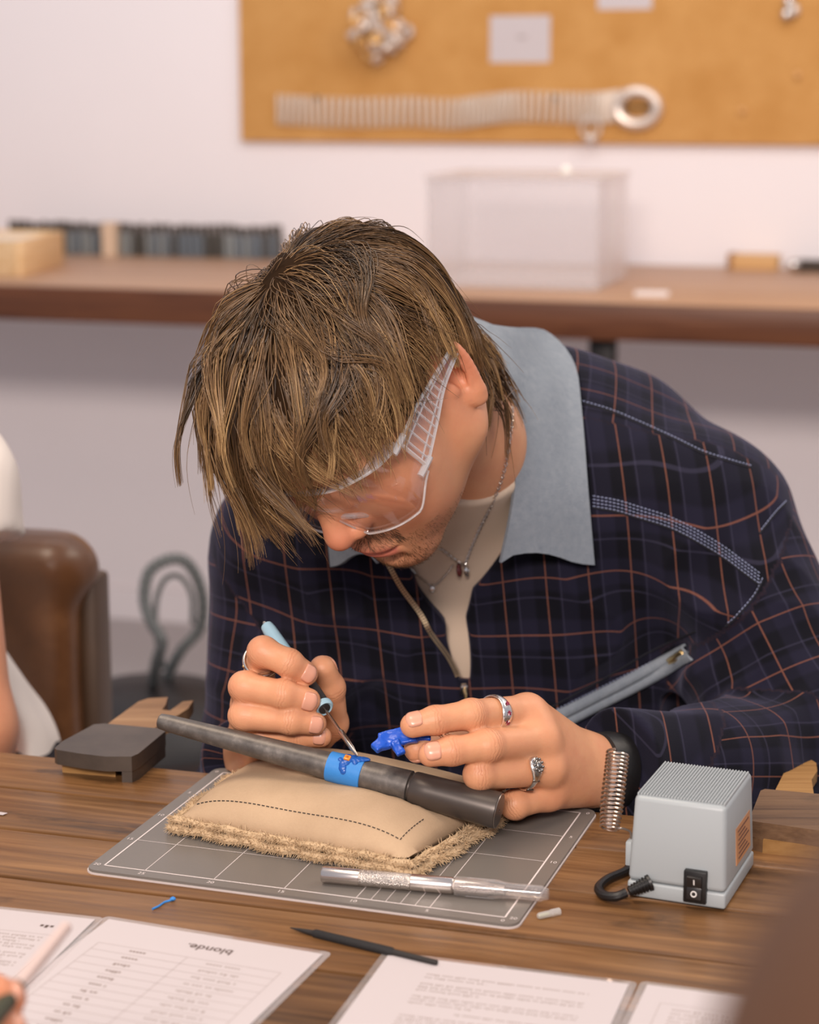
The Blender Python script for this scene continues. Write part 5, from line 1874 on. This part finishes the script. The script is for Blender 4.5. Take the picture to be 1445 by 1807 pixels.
def pin(name, top, z1, th, label, mat_):
    P3 = [on(x, y, z1) for x, y in top]; c = sum(P3) / len(P3)
    root = empty(name, (c[0], c[1], z1 - th), label, 'bench pin')
    MB().prism([(p[0] - c[0], p[1] - c[1]) for p in P3], 0, th).build('pin_board', mat_, None, sharp=25).parent = root
    return root


pin('bench_pin', [(178, 1286), (244, 1238), (262, 1232), (296, 1230), (292, 1244), (286, 1252), (300, 1254), (322, 1238), (341, 1236), (332, 1250), (308, 1266), (262, 1290)], .011, .0105,
    'pale forked wooden bench pin sticking out behind the black bench block', PINW)
# the same kind of pin at the right, under a dark board
DARKB = wood('dark_board', srgb(58, 40, 28), srgb(92, 68, 48), srgb(122, 94, 68), .5, stain=.4)
P3 = [on(x, y, .021) for x, y in ((1321, 1448), (1342, 1395), (1350, 1392), (1520, 1408), (1520, 1476))]; c = sum(P3) / len(P3)
db = empty('bench_block', (c[0], c[1], 0), 'dark brown board clamped over a light wooden wedge at the right edge of the table', 'block')
MB().prism([(p[0] - c[0], p[1] - c[1]) for p in P3], .0095, .021).build('board', DARKB, None, sharp=25).parent = db
P4 = [on(x, y, .009) for x, y in ((1346, 1484), (1356, 1462), (1510, 1476), (1510, 1500))]
MB().prism([(p[0] - c[0], p[1] - c[1]) for p in P4], .0, .0095).build('light_wedge', OCHRE, None, sharp=25).parent = db
P5 = [on(x, y, .009) for x, y in ((1322, 1476), (1330, 1458), (1360, 1462), (1350, 1484))]
MB().prism([(p[0] - c[0], p[1] - c[1]) for p in P5], .0, .0094).build('dark_wedge', DARKB, None, sharp=25).parent = db
pin('bench_pin', [(1366, 1398), (1382, 1366), (1392, 1346), (1404, 1338), (1412, 1341), (1415, 1350), (1420, 1343), (1430, 1340), (1440, 1346), (1442, 1360), (1432, 1376), (1436, 1402)], .009, .0085,
    'golden forked wooden bench pin sticking out behind the dark brown board', OCHRE)

# ------------------------------------------------------------------ the other people at the table
COTTON = plain('white_cotton', (232, 222, 214), .9, spec=.1)
TROUS = plain('dark_trousers', (40, 38, 42), .9, spec=.1)
DARKHAIR = plain('dark_brown_hair', (48, 34, 26), .6)


def seated(name, label, ref, sho, elb, wri, shoulder2, elbow2, wrist2, head_o, yaw, cloth, vox, sleeve_to, hair_o=.014):
    """One seated figure: a continuous body, its top, trousers and hair. ref is the seat point."""
    root = empty(name, tuple(ref), label, 'person')
    fwd = rotz(yaw) @ np.array([0, 1.0, 0]); lat_ = rotz(yaw) @ np.array([1.0, 0, 0])
    hd = Field()
    HRl = np.stack([-lat_ if False else lat_, fwd, np.array([0, 0, 1.0])], 1)
    for op, pr, k in HEAD.ops:
        hd.ops.append((op, Fn((lambda p, pr=pr: pr((p - head_o) @ HRl)), head_o + HRl @ pr.c, pr.R), k))
    mid = (sho + shoulder2) / 2
    F = hd
    F.u(Cone(head_o + HRl @ np.array([0, -.03, -.03]), mid + (0, 0, .03), .050, .058), .03)
    F.u(Cone(mid + (0, 0, -.05), ref + (0, 0, .10), .115, .125), .05)
    for a, b, c in ((sho, elb, wri), (shoulder2, elbow2, wrist2)):
        F.u(Cone(mid, a, .06, .055), .05)
        F.u(Cone(a, b, .050, .041), .03); F.u(Cone(b, c, .041, .025), .02)
        d = (c - b) / np.linalg.norm(c - b); s_ = np.cross(d, (0, 0, 1.0)); s_ /= np.linalg.norm(s_)
        F.u(Cone(c, c + d * .075, .022, .026, (np.array([0, 0, 1.0]), 1.6)), .02)
        for i in range(4):
            q = c + d * .085 + s_ * (i - 1.5) * .019
            F.u(Cone(q, q + d * .040 + (0, 0, -.004), .0095, .0085), .006); F.u(Cone(q + d * .040 + (0, 0, -.004), q + d * (.070 - .006 * abs(i - 1.3)) + (0, 0, -.016), .0085, .007), .002)
        q = c + d * .03 + s_ * -.028
        F.u(Cone(q, q + d * .035 - s_ * .018, .012, .010), .008); F.u(Cone(q + d * .035 - s_ * .018, q + d * .062 - s_ * .012, .010, .008), .002)
    knees = []
    for sg in (1, -1):
        hip = ref + lat_ * .09 * sg + (0, 0, .02); kn = hip + fwd * .42 + lat_ * .03 * sg; an = kn + np.array([0, 0, FLOOR_Z - kn[2] + .08]) - fwd * .04
        F.u(Cone(hip, kn, .082, .058), .05); F.u(Cone(kn, an, .056, .038), .02); F.u(Cone(an + (0, 0, -.04), an + fwd * .16 + (0, 0, -.045), .036, .030), .02)
        knees.append((hip, kn, an))
    v, f = F.mesh(vox, slack=2.6)
    b = mesh_obj('body', v, f, SKIN, root); attr(b, 'tint', np.tile(np.array(srgb(214, 150, 116)), (len(v), 1)))
    C_ = Field()
    C_.u(Cone(mid + (0, 0, -.02), ref + (0, 0, .06), .140, .155), .0)
    for a, bb_, c in ((sho, elb, wri), (shoulder2, elbow2, wrist2)):
        C_.u(Cone(mid + (0, 0, .0), a, .078, .070), .05)
        if sleeve_to < 1:
            d_ = bb_ - a; C_.u(Cone(a, a + d_ * (sleeve_to + .3), .074, .070), .03)
            C_.cut(Fn(lambda p, c=a + d_ * (sleeve_to + .19), u=d_ / np.linalg.norm(d_), k=Cone(a, bb_, .090): np.maximum(-((p - c) @ u), k(p)), (a + bb_) / 2, .35), .004)
        else: C_.u(Cone(a, bb_, .070, .058), .03); C_.u(Cone(bb_, c - (c - bb_) * .1, .058, .040), .02)
    C_.cut(Cone(mid + (0, 0, .05), mid + (0, 0, .16), .068, .080), .01)
    C_.post.append(lambda p: -.004 * vnoise(p, 30, 4) - .0015 * vnoise(p, 80, 6))
    v, f = C_.mesh(vox * 1.3, slack=2.4); mesh_obj('tshirt' if sleeve_to < 1 else 'jumper', v, f, cloth, root)
    D_ = Field()
    for hip, kn, an in knees:
        D_.u(Cone(hip, kn, .098, .074), .05); D_.u(Cone(kn, an + (0, 0, -.005), .072, .058), .02)
    v, f = D_.mesh(vox * 1.6, slack=2.4); mesh_obj('trousers', v, f, TROUS, root)
    Hh = Field()
    Hh.u(Ell(head_o + HRl @ np.array([0, -.006, .052]), np.array([.083, .106, .088]) + hair_o * .4, HRl))
    Hh.u(Ell(head_o + HRl @ np.array([0, -.055, .0]), (.070, .055, .075), HRl), .03)
    fo_ = head_o + HRl @ np.array([0, .105, -.01])
    Hh.cut(Ell(fo_, (.085, .075, .088), HRl), .02)
    Hh.post.append(lambda p: -.004 * vnoise(p * np.array([1, 1, .3]), 120, 2))
    v, f = Hh.mesh(vox * 1.2, slack=2.4); mesh_obj('hair', v, f, DARKHAIR, root)
    return root


V3 = lambda *a: np.array(a, float)
# neighbour at the left edge: bare arm, white sleeve
nsh = at(-120, 850, 1.80); nel = at(-58, 1290, 1.74)
seated('person', 'person in a white T-shirt at the left edge, bare arm before the leather chair', V3(-.49, 1.86, -.20),
       V3(nsh[0], nsh[1], nsh[2]), nel, V3(-.60, 1.52, .035), nsh + V3(-.36, .06, -.01), V3(-.78, 1.72, -.04), V3(-.66, 1.46, .035),
       nsh + V3(-.17, -.08, .27), math.pi + .15, COTTON, .0042, .06)
# hand at the lower left corner with a thin rod
hp = empty('person', tuple(at(-60, 1850, .84)), 'hand with a gold ring at the lower left corner, pinching a thin pale rod', 'person')
NH = dict(
    index=([at(-150, 1800, .83), at(-75, 1772, .85), at(-15, 1757, .862), at(16, 1762, .866)], [.0118, .0098, .0090, .0080]),
    middle=([at(-150, 1850, .82), at(-70, 1822, .840), at(-15, 1812, .853), at(18, 1818, .858)], [.0118, .0100, .0090, .0080]),
    ring=([at(-150, 1900, .81), at(-75, 1880, .83), at(-25, 1872, .842), at(0, 1880, .848)], [.0112, .0096, .0086, .0076]),
    pinky=([at(-145, 1945, .80), at(-90, 1935, .815), at(-50, 1930, .826), at(-30, 1938, .830)], [.0100, .0086, .0078, .0068]),
    thumb=([at(-190, 1880, .85), at(-100, 1850, .868), at(-40, 1806, .878), at(8, 1775, .880)], [.0140, .0122, .0102, .0088]))
NW = at(-290, 1990, .79)
Fh = Field()
Fh.u(Cone(NW + V3(-.16, -.12, -.05), NW, .040, .024))
hand(Fh, NH, NW, NH['index'][0][0] - NH['pinky'][0][0], .0165)
v, f = Fh.mesh(.0018, slack=2.4)
hb_ = mesh_obj('body', v, f, SKIN, hp); attr(hb_, 'tint', np.tile(np.array(srgb(212, 140, 104)), (len(v), 1)))
Fs = Field(); Fs.u(Cone(NW + V3(-.17, -.128, -.052), NW + V3(-.05, -.04, -.015), .052, .040)); Fs.post.append(lambda p: -.002 * vnoise(p, 60, 3))
v, f = Fs.mesh(.003, slack=2.4); mesh_obj('sleeve', v, f, COTTON, hp)
for n_ in ('index', 'middle', 'thumb'): nail(NH[n_][0], NH[n_][1], (.2, -.3, .9), par=hp)
ring_on('finger_ring', 'gold ring on the blurred hand at the lower left corner', NH, 'middle', 2, -.05, (0, -.5, .85), lambda th: (.0042, .0018), BRASS)['group'] if False else None
rr = ring_on('finger_ring', 'gold ring on the blurred hand at the lower left corner', NH, 'middle', 1, .72, (0, -.5, .85), lambda th: (.0046, .0018), BRASS)
ra_, rb_ = at(24, 1750, .870), at(118, 1634, .955)
rdv = rb_ - ra_; rl_ = np.linalg.norm(rdv)
rod = empty('glass_rod', tuple(ra_), 'thin pale rod with a dark end held in the blurred hand at lower left', 'tool')
MB().lathe([(-.050, .0026), (-.050, .0040), (-.002, .0050), (.004, .0046), (.006, .003)], ra_, rdv, 16).build('dark_grip', plain('olive_grip', (60, 62, 44), .5), rod)
MB().lathe([(.004, .0034), (rl_ * .5, .0034), (rl_ * .98, .0030), (rl_, .0016)], ra_, rdv, 16).build('shaft', plain('pale_pink_plastic', (214, 190, 182), .4), rod)

# ------------------------------------------------------------------ chair, vacuum, things on the bench and on the cork board
LEATHER = Mat('brown_leather', .34, .5)
lv = LEATHER.noise(LEATHER.coords(), 6, 5, .6)
LEATHER.set('Base Color', LEATHER.ramp(lv, [(.3, srgb(66, 42, 26)), (.55, srgb(104, 68, 42)), (.75, srgb(140, 98, 64))]))
LEATHER.bump(LEATHER.noise(LEATHER.coords(), 260, 3), .2, .001)
CHW = plain('dark_chair_wood', (70, 50, 34), .45, grain=.2, scale=30)
ce = at(160, 962, 2.06)
chair = empty('leather_chair', (ce[0] - .24, ce[1] + .02, FLOOR_Z), 'brown leather chair with a rolled top, behind the bare arm at the left edge', 'chair', rz=math.radians(-10))
zt = ce[2] - FLOOR_Z
bk = Field()
bk.u(Box((0, .03, zt - .24), (.225, .040, .245), .030))
bk.u(Cone((-.205, .035, zt - .030), (.205, .035, zt - .030), .038), .015)
bk.u(Ell((-.02, -.012, zt - .22), (.19, .030, .17)), .05)
bk.cut(Cone((.06, -.060, zt - .01), (.06, -.060, zt - .45), .020), .03)
bk.post.append(lambda p: -.003 * vnoise(p, 26, 5))
v, f = bk.mesh(.005, slack=2.6); mesh_obj('backrest', v, f, LEATHER.m, chair, world=False)
for s in (1, -1):
    MB().box((s * .232, .050, zt / 2 - .015), (.020, .050, zt - .045), bevel=.006).build('back_post', CHW, None).parent = chair
    MB().box((s * .22, -.44, .22), (.045, .045, .44), bevel=.006).build('leg', CHW, None).parent = chair
seat = Field(); seat.u(Box((0, -.22, .43), (.235, .24, .05), .04)); seat.post.append(lambda p: -.003 * vnoise(p, 26, 5))
v, f = seat.mesh(.007, slack=2.6); mesh_obj('seat', v, f, LEATHER.m, chair, world=False)

# high-backed chair close to the camera
HB = plain('dark_brown_leather', (80, 50, 28), .6, grain=.25, scale=20)
l0, l1, l2 = np.array([.114, .300, .350]), np.array([.089, .395, .06]), np.array([.085, .430, -.27])
hw_ = np.array([.40, -.06, .0])
hc = empty('high_backed_chair', (l2[0] + .19, l2[1] + .05, FLOOR_Z), 'high-backed brown leather chair, out of focus close by at the lower right', 'chair')
Fc_ = Field()
Fc_.u(Cone(l0, l1, .050, .044)).u(Cone(l1, l2, .044, .040), .02).u(Cone(l0 + hw_, l1 + hw_, .050, .044)).u(Cone(l1 + hw_, l2 + hw_, .044, .040), .02)
for a_, b_ in ((l0, .050), (l0 * .67 + l1 * .33, .040), (l0 * .33 + l1 * .67, .038), (l1, .037), (l1 * .67 + l2 * .33, .036), (l1 * .33 + l2 * .67, .036), (l2, .036)):
    Fc_.u(Cone(a_, a_ + hw_, b_), .06)
Fc_.post.append(lambda p: -.002 * vnoise(p, 30, 3))
v, f = Fc_.mesh(.005, slack=2.4); mesh_obj('backrest', v, f, HB, hc)
sp = l2 + hw_ / 2 + np.array([.03, .19, -.02])
Fc_ = Field(); Fc_.u(Box(sp, (.215, .215, .045), .04, rotz(-.15)))
v, f = Fc_.mesh(.007, slack=2.4); mesh_obj('seat', v, f, HB, hc)
for q in ((-.18, -.18), (.18, -.18), (-.18, .18), (.18, .18)):
    lp = sp + rotz(-.15) @ np.array([q[0], q[1], 0])
    MB().box((lp[0], lp[1], (lp[2] - .04 + FLOOR_Z) / 2), (.04, .04, lp[2] - .04 - FLOOR_Z), rotz(-.15), .005).build('leg', CHW, hc)

# workshop vacuum with its hose
vc = at(268, 1290, 2.95)
vac = empty('workshop_vacuum', (vc[0], vc[1], FLOOR_Z), 'dark workshop vacuum with a grey looped hose standing below the wall bench', 'vacuum')
DKP = plain('dark_brown_plastic', (54, 40, 36), .5)
HOSE = plain('grey_green_hose', (92, 94, 92), .5)
vz = at(268, 1205, 2.95)[2] - FLOOR_Z
MB().lathe([(.03, .0), (.03, .15), (.06, .165), (vz * .75, .160), (vz * .80, .168)], (0, 0, 0), (0, 0, 1), 32).build('drum', DKP, None).parent = vac
MB().lathe([(vz * .80, .168), (vz * .86, .160), (vz * .96, .110), (vz, .0)], (0, 0, 0), (0, 0, 1), 32).build('lid', plain('black_lid', (34, 30, 30), .5), None).parent = vac
for a in range(4): MB().sphere((.14 * math.cos(a * 1.57 + .7), .14 * math.sin(a * 1.57 + .7), .028), .028, 12, 8).build('caster', IRON, None).parent = vac
hz = [at(*p) for p in ((268, 1222, 2.95), (276, 1170, 2.90), (286, 1130, 2.88), (268, 1100, 2.9), (255, 1060, 2.92), (262, 1012, 2.93), (290, 990, 2.94), (322, 988, 2.95), (345, 1014, 2.96), (358, 1060, 2.97), (352, 1110, 2.98), (318, 1150, 2.98), (296, 1200, 2.99), (300, 1260, 3.0))]
hz = spline(hz, 120)
MB().tube(hz, [.0085 + .0012 * math.sin(i * 2.1) for i in range(120)], 10).build('hose', HOSE, vac)
hz2 = spline([at(*p) for p in ((290, 1180, 2.93), (276, 1120, 2.93), (276, 1060, 2.94), (292, 1022, 2.95), (318, 1018, 2.96), (338, 1050, 2.96), (340, 1100, 2.97))], 70)
MB().tube(hz2, .0042, 8).build('cable', HOSE, vac)

# on the wall bench
PINE = wood('pale_pine', srgb(196, 150, 96), srgb(222, 184, 134), srgb(238, 210, 170), .55, 2.0)
BZ = BENCH_Z
tb0, tb1 = on(40, 488, BZ), on(114, 466, BZ)
dv_ = tb1 - tb0; tl_ = np.linalg.norm(dv_); dv_ /= tl_; dn = np.array([-dv_[1], dv_[0], 0])
th_ = .072
tcen = (tb0 + tb1) / 2 + dn * .15
tray = empty('wooden_tray', (tcen[0], tcen[1], BZ), 'pale pine tray standing on the left end of the wall bench', 'tray', rz=math.atan2(dv_[1], dv_[0]))
MB().box((0, -.15 + .006, th_ / 2), (tl_, .012, th_), bevel=.001).build('side_panel', PINE, None).parent = tray
MB().box((0, .15 - .006, th_ / 2), (tl_, .012, th_), bevel=.001).build('side_panel', PINE, None).parent = tray
for s in (1, -1): MB().box((s * (tl_ / 2 - .006), 0, th_ / 2), (.012, .276, th_), bevel=.001).build('end_panel', PINE, None).parent = tray
MB().box((0, 0, th_ - .012), (tl_ - .026, .274, .010), bevel=.001).build('lid', plain('pale_lid', (238, 222, 200), .5), None).parent = tray
GREYS = [plain('grey_steel_%s' % n, c, .45, .5) for n, c in (('light', (150, 156, 156)), ('blue', (118, 128, 136)), ('dark', (86, 84, 78)))]
DARKTOP = plain('dark_wood_cap', (62, 50, 38), .6)
rs = np.random.default_rng(9)
k = 0
x = 22.0
while x < 500:
    wpx = 11.5
    if not (188 < x < 210):
        q = onplane(x, 440, 4.31)
        h_ = .070 + .006 * rs.random(); w_ = .0098 + .0016 * rs.random()
        o = empty('letter_stamp', (q[0], q[1], BZ), 'small upright steel stamp with dark top, in the row along the back of the bench', 'stamp', 'steel stamps in a row on the wall bench', RA)
        MB().box((0, 0, h_ * .36), (w_, .016, h_ * .72), bevel=.001, seg=1).build('shank', GREYS[int(rs.random() * 3)], None).parent = o
        MB().box((0, 0, h_ * .86), (w_ * .96, .015, h_ * .28), bevel=.002, seg=1).build('cap', DARKTOP, None).parent = o
    x += wpx
e0 = onplane(199, 440, 4.30)
tag(MB().prism([(-.017, -.02), (.017, -.02), (.010, .02), (-.010, .02)], 0, .075, (np.array([e0[0], e0[1], BZ]), RR)).build('wooden_wedge', plain('cream_wood', (214, 186, 158), .6), None), 'cream wooden wedge between the two rows of stamps', 'wedge')

FROST = clear('frosted_polypropylene', (.97, .955, .96), .4, .20, 1.2, .08)
ab0, ab1 = on(748, 505, BZ), on(1010, 512, BZ)
abx = E1; aw = .335; ad = .30; ah = .205
ac = ab0 + E1 * aw / 2 + E2 * ad / 2 + E1 * .005
ab = empty('plastic_box', (ac[0], ac[1], BZ), 'translucent white plastic storage box standing on the wall bench', 'box', rz=RA)
for s in (1, -1):
    MB().box((0, s * (ad / 2 - .002), ah / 2), (aw, .004, ah), bevel=.001).build('side_panel', FROST, None).parent = ab
    MB().box((s * (aw / 2 - .002), 0, ah / 2), (.004, ad - .009, ah), bevel=.001).build('end_panel', FROST, None).parent = ab
MB().box((0, 0, ah + .004), (aw + .01, ad + .01, .008), bevel=.003).build('lid', FROST, None).parent = ab
MB().box((0, 0, .004), (aw - .01, ad - .01, .006), bevel=.001).build('floor_panel', FROST, None).parent = ab
MB().sphere((.085, -.06, ah + .016), .010, 14, 10).build('lid_ball', plain('glossy_white', (250, 244, 232), .2), None).parent = ab  # small glossy white ball set on the lid
q = on(1150, 522, BZ)
tag(MB().box(q + (0, 0, .004), (.062, .035, .008), rotz(RA + .1), .001).build('label_card', plain('white_card', (232, 220, 214), .6), None), 'small white card lying on the front of the wall bench', 'card')
q = on(1330, 474, BZ)
cb1 = empty('cardboard_box', tuple(q), 'small tan box lying on the right end of the wall bench', 'box', rz=RA)
MB().box((0, 0, .015), (.105, .06, .030), bevel=.001).build('carton', plain('tan_card', (206, 162, 108), .7), None).parent = cb1
MB().box((-.047, 0, .016), (.012, .061, .032), bevel=.001).build('end_strip', plain('brown_tape', (150, 104, 60), .6), None).parent = cb1
q = on(1440, 478, BZ)
tr2 = empty('tool_tray', tuple(q + E1 * .10), 'flat dark tray at the right end of the wall bench', 'tray', rz=RA)
MB().box((0, 0, .006), (.30, .09, .012), bevel=.002).build('tray_floor', plain('dark_tray', (70, 56, 44), .6), None).parent = tr2
for s in (1, -1): MB().box((0, s * .043, .013), (.30, .005, .014), bevel=.001).build('tray_wall', plain('dark_tray_wall', (58, 46, 36), .6), None).parent = tr2
q = on(1391, 476, BZ)
tag(MB().sphere(q + (0, -.06, .014), .014, 18, 12).build('steel_ball', METAL, None), 'shiny steel ball beside the small tan box on the bench', 'ball')

# pinned to the cork board (front of the cork is at WALL_T - .016)
CT = WALL_T - .017
def pin_note(x0, y0, x1, y1, label):
    a, b = onplane(x0, y0, CT), onplane(x1, y1, CT)
    c = (a + b) / 2
    o = MB().box((0, 0, 0), (abs((b - a) @ E1), .0012, abs(b[2] - a[2])), bevel=.0).build('note_paper', PAPER, None, smooth=False)
    root = empty('paper_note', tuple(c), label, 'note', 'notes pinned to the cork board', RA); o.parent = root
    wb = MB().box((.004, -.0009, .004), (.020, .0004, .006)).build('note_print', RULE, None, smooth=False); wb.parent = root
    return root
pin_note(865, 28, 970, 110, 'square white note pinned in the middle of the cork board')
pin_note(1056, -70, 1150, 16, 'white note at the top edge of the picture, right of the square note')
SILV2 = plain('warm_silver', (222, 208, 196), .35, .55)
GOLD2 = plain('warm_gold', (226, 180, 116), .35, .55)
cc = onplane(672, 48, CT - .030)
rb_g = empty('ring_bundle', tuple(cc), 'round bundle of silver and gold rings hanging on the cork board', 'rings')
rg = np.random.default_rng(11)
for i in range(64):
    d_ = rg.normal(size=3); d_ /= np.linalg.norm(d_)
    if d_ @ E2 > .35: d_ = d_ - 2 * E2 * (d_ @ E2)
    p = cc + d_ * .070 * (.55 + .45 * rg.random()) * np.array([1.05, .5, 1.0])
    f_ = frame_to(rg.normal(size=3), (.2, .3, .9))
    MB().tube([p + f_[:, 0] * math.cos(a) * .0115 + f_[:, 1] * math.sin(a) * .0115 for a in np.linspace(0, 2 * math.pi, 13)[:-1]], .0062, 8, closed=True).build('ring', GOLD2 if rg.random() < .25 else SILV2, rb_g)
MB().lathe([(-.02, .0016), (.03, .0016), (.032, .004), (.036, .004)], cc + (0, 0, .045), -E2, 10).build('nail', IRON, rb_g)
# belt of flat silver links with a round buckle
STR = plain('grey_beige_links', (212, 194, 176), .5, .15)
path = spline([(492, 193), (560, 197), (640, 199), (720, 197), (800, 201), (860, 193), (920, 188), (1000, 190), (1060, 190), (1090, 186)], 58)
bp0 = onplane(780, 195, CT - .008)
belt = empty('link_belt', tuple(bp0), 'long silver link belt with a round buckle hung across the cork board', 'belt')
lk = None
for i, (x, y) in enumerate(path):
    p = onplane(x, y, CT - .007)
    if lk is None:
        lk = MB()
        hL = .0335
        lk.box((0, 0, 0), (.0085, .010, hL * 2), None, .0030, 2)
        lk = lk.build('link', STR, None); lk.parent = belt; o = lk
    else:
        o = lk.copy(); COL.objects.link(o)
    o.location = p - bp0; o.rotation_euler = (0, .05 * math.sin(i * .8), RA)
bu = onplane(1124, 190, CT - .010)
MB().tube([bu + E1 * .043 * math.cos(a) + np.array([0, 0, .034 * math.sin(a)]) for a in np.linspace(0, 2 * math.pi, 33)[:-1]], .0125, 10, closed=True).build('buckle', SILV2, belt)
MB().tube([bu - E1 * .040 + (0, 0, 0), bu - E1 * .008 - E2 * .006, bu + E1 * .030 - E2 * .004], .0035, 8).build('buckle_pin', IRON, belt)
for s in (480, 1040): pass
dq = [onplane(1042, y, CT - .012) for y in (205, 226, 244)]
db_ = MB()
db_.tube(dq, .0016, 6)
dobj = db_.build('drop_chain', SILV2, belt)
MB().tube([dq[1] + E1 * .021 * math.cos(a) + np.array([0, 0, .021 * math.sin(a)]) for a in np.linspace(0, 2 * math.pi, 25)[:-1]], .0034, 8, closed=True).build('drop_ring', SILV2, belt)
MB().sphere(dq[2], .013, 12, 8).build('drop_bead', SILV2, belt)
for s in (560, 980): 
    pn = onplane(s, 172, CT - .012); MB().lathe([(-.012, .0012), (.004, .0012), (.005, .004), (.008, .004)], pn, -E2, 10).build('nail', IRON, belt)
fo2 = onplane(1394, 20, CT - .012)
kf = empty('key_fob', tuple(fo2), 'shiny silver fob hanging at the top right of the cork board', 'fob')
for i, (x, y) in enumerate(((1388, 26), (1402, 18), (1392, 4), (1400, -20))): MB().sphere(onplane(x, y, CT - .012), (.011, .009, .013), 14, 10).build('bead', SILV2 if i % 2 else METAL, kf)
MB().tube([onplane(1398, -30, CT - .008), onplane(1398, -90, CT - .008)], .0016, 6).build('cord', IRON, kf)
for x, y in ((1310, 195), (1408, 132)):
    tag(MB().lathe([(-.010, .0010), (.002, .0010), (.003, .0060), (.006, .0064), (.009, .0050), (.010, .0)], onplane(x, y, CT - .004), -E2, 14).build('push_pin', plain('amber_pin', (214, 160, 96), .3), None), 'amber push pin stuck in the cork board, %s' % ('lower one' if y > 150 else 'upper one'), 'pin', 'push pins in the cork board')

# the set was laid out in the camera's frame; turn it so that the room's walls run along the axes
bpy.context.view_layer.update()
turn = Matrix.Rotation(-RA, 4, 'Z')
for o in list(sc.objects):
    if o.parent is None:
        m = turn @ world_matrix(o)
        o.location = m.to_translation(); o.rotation_euler = m.to_euler()
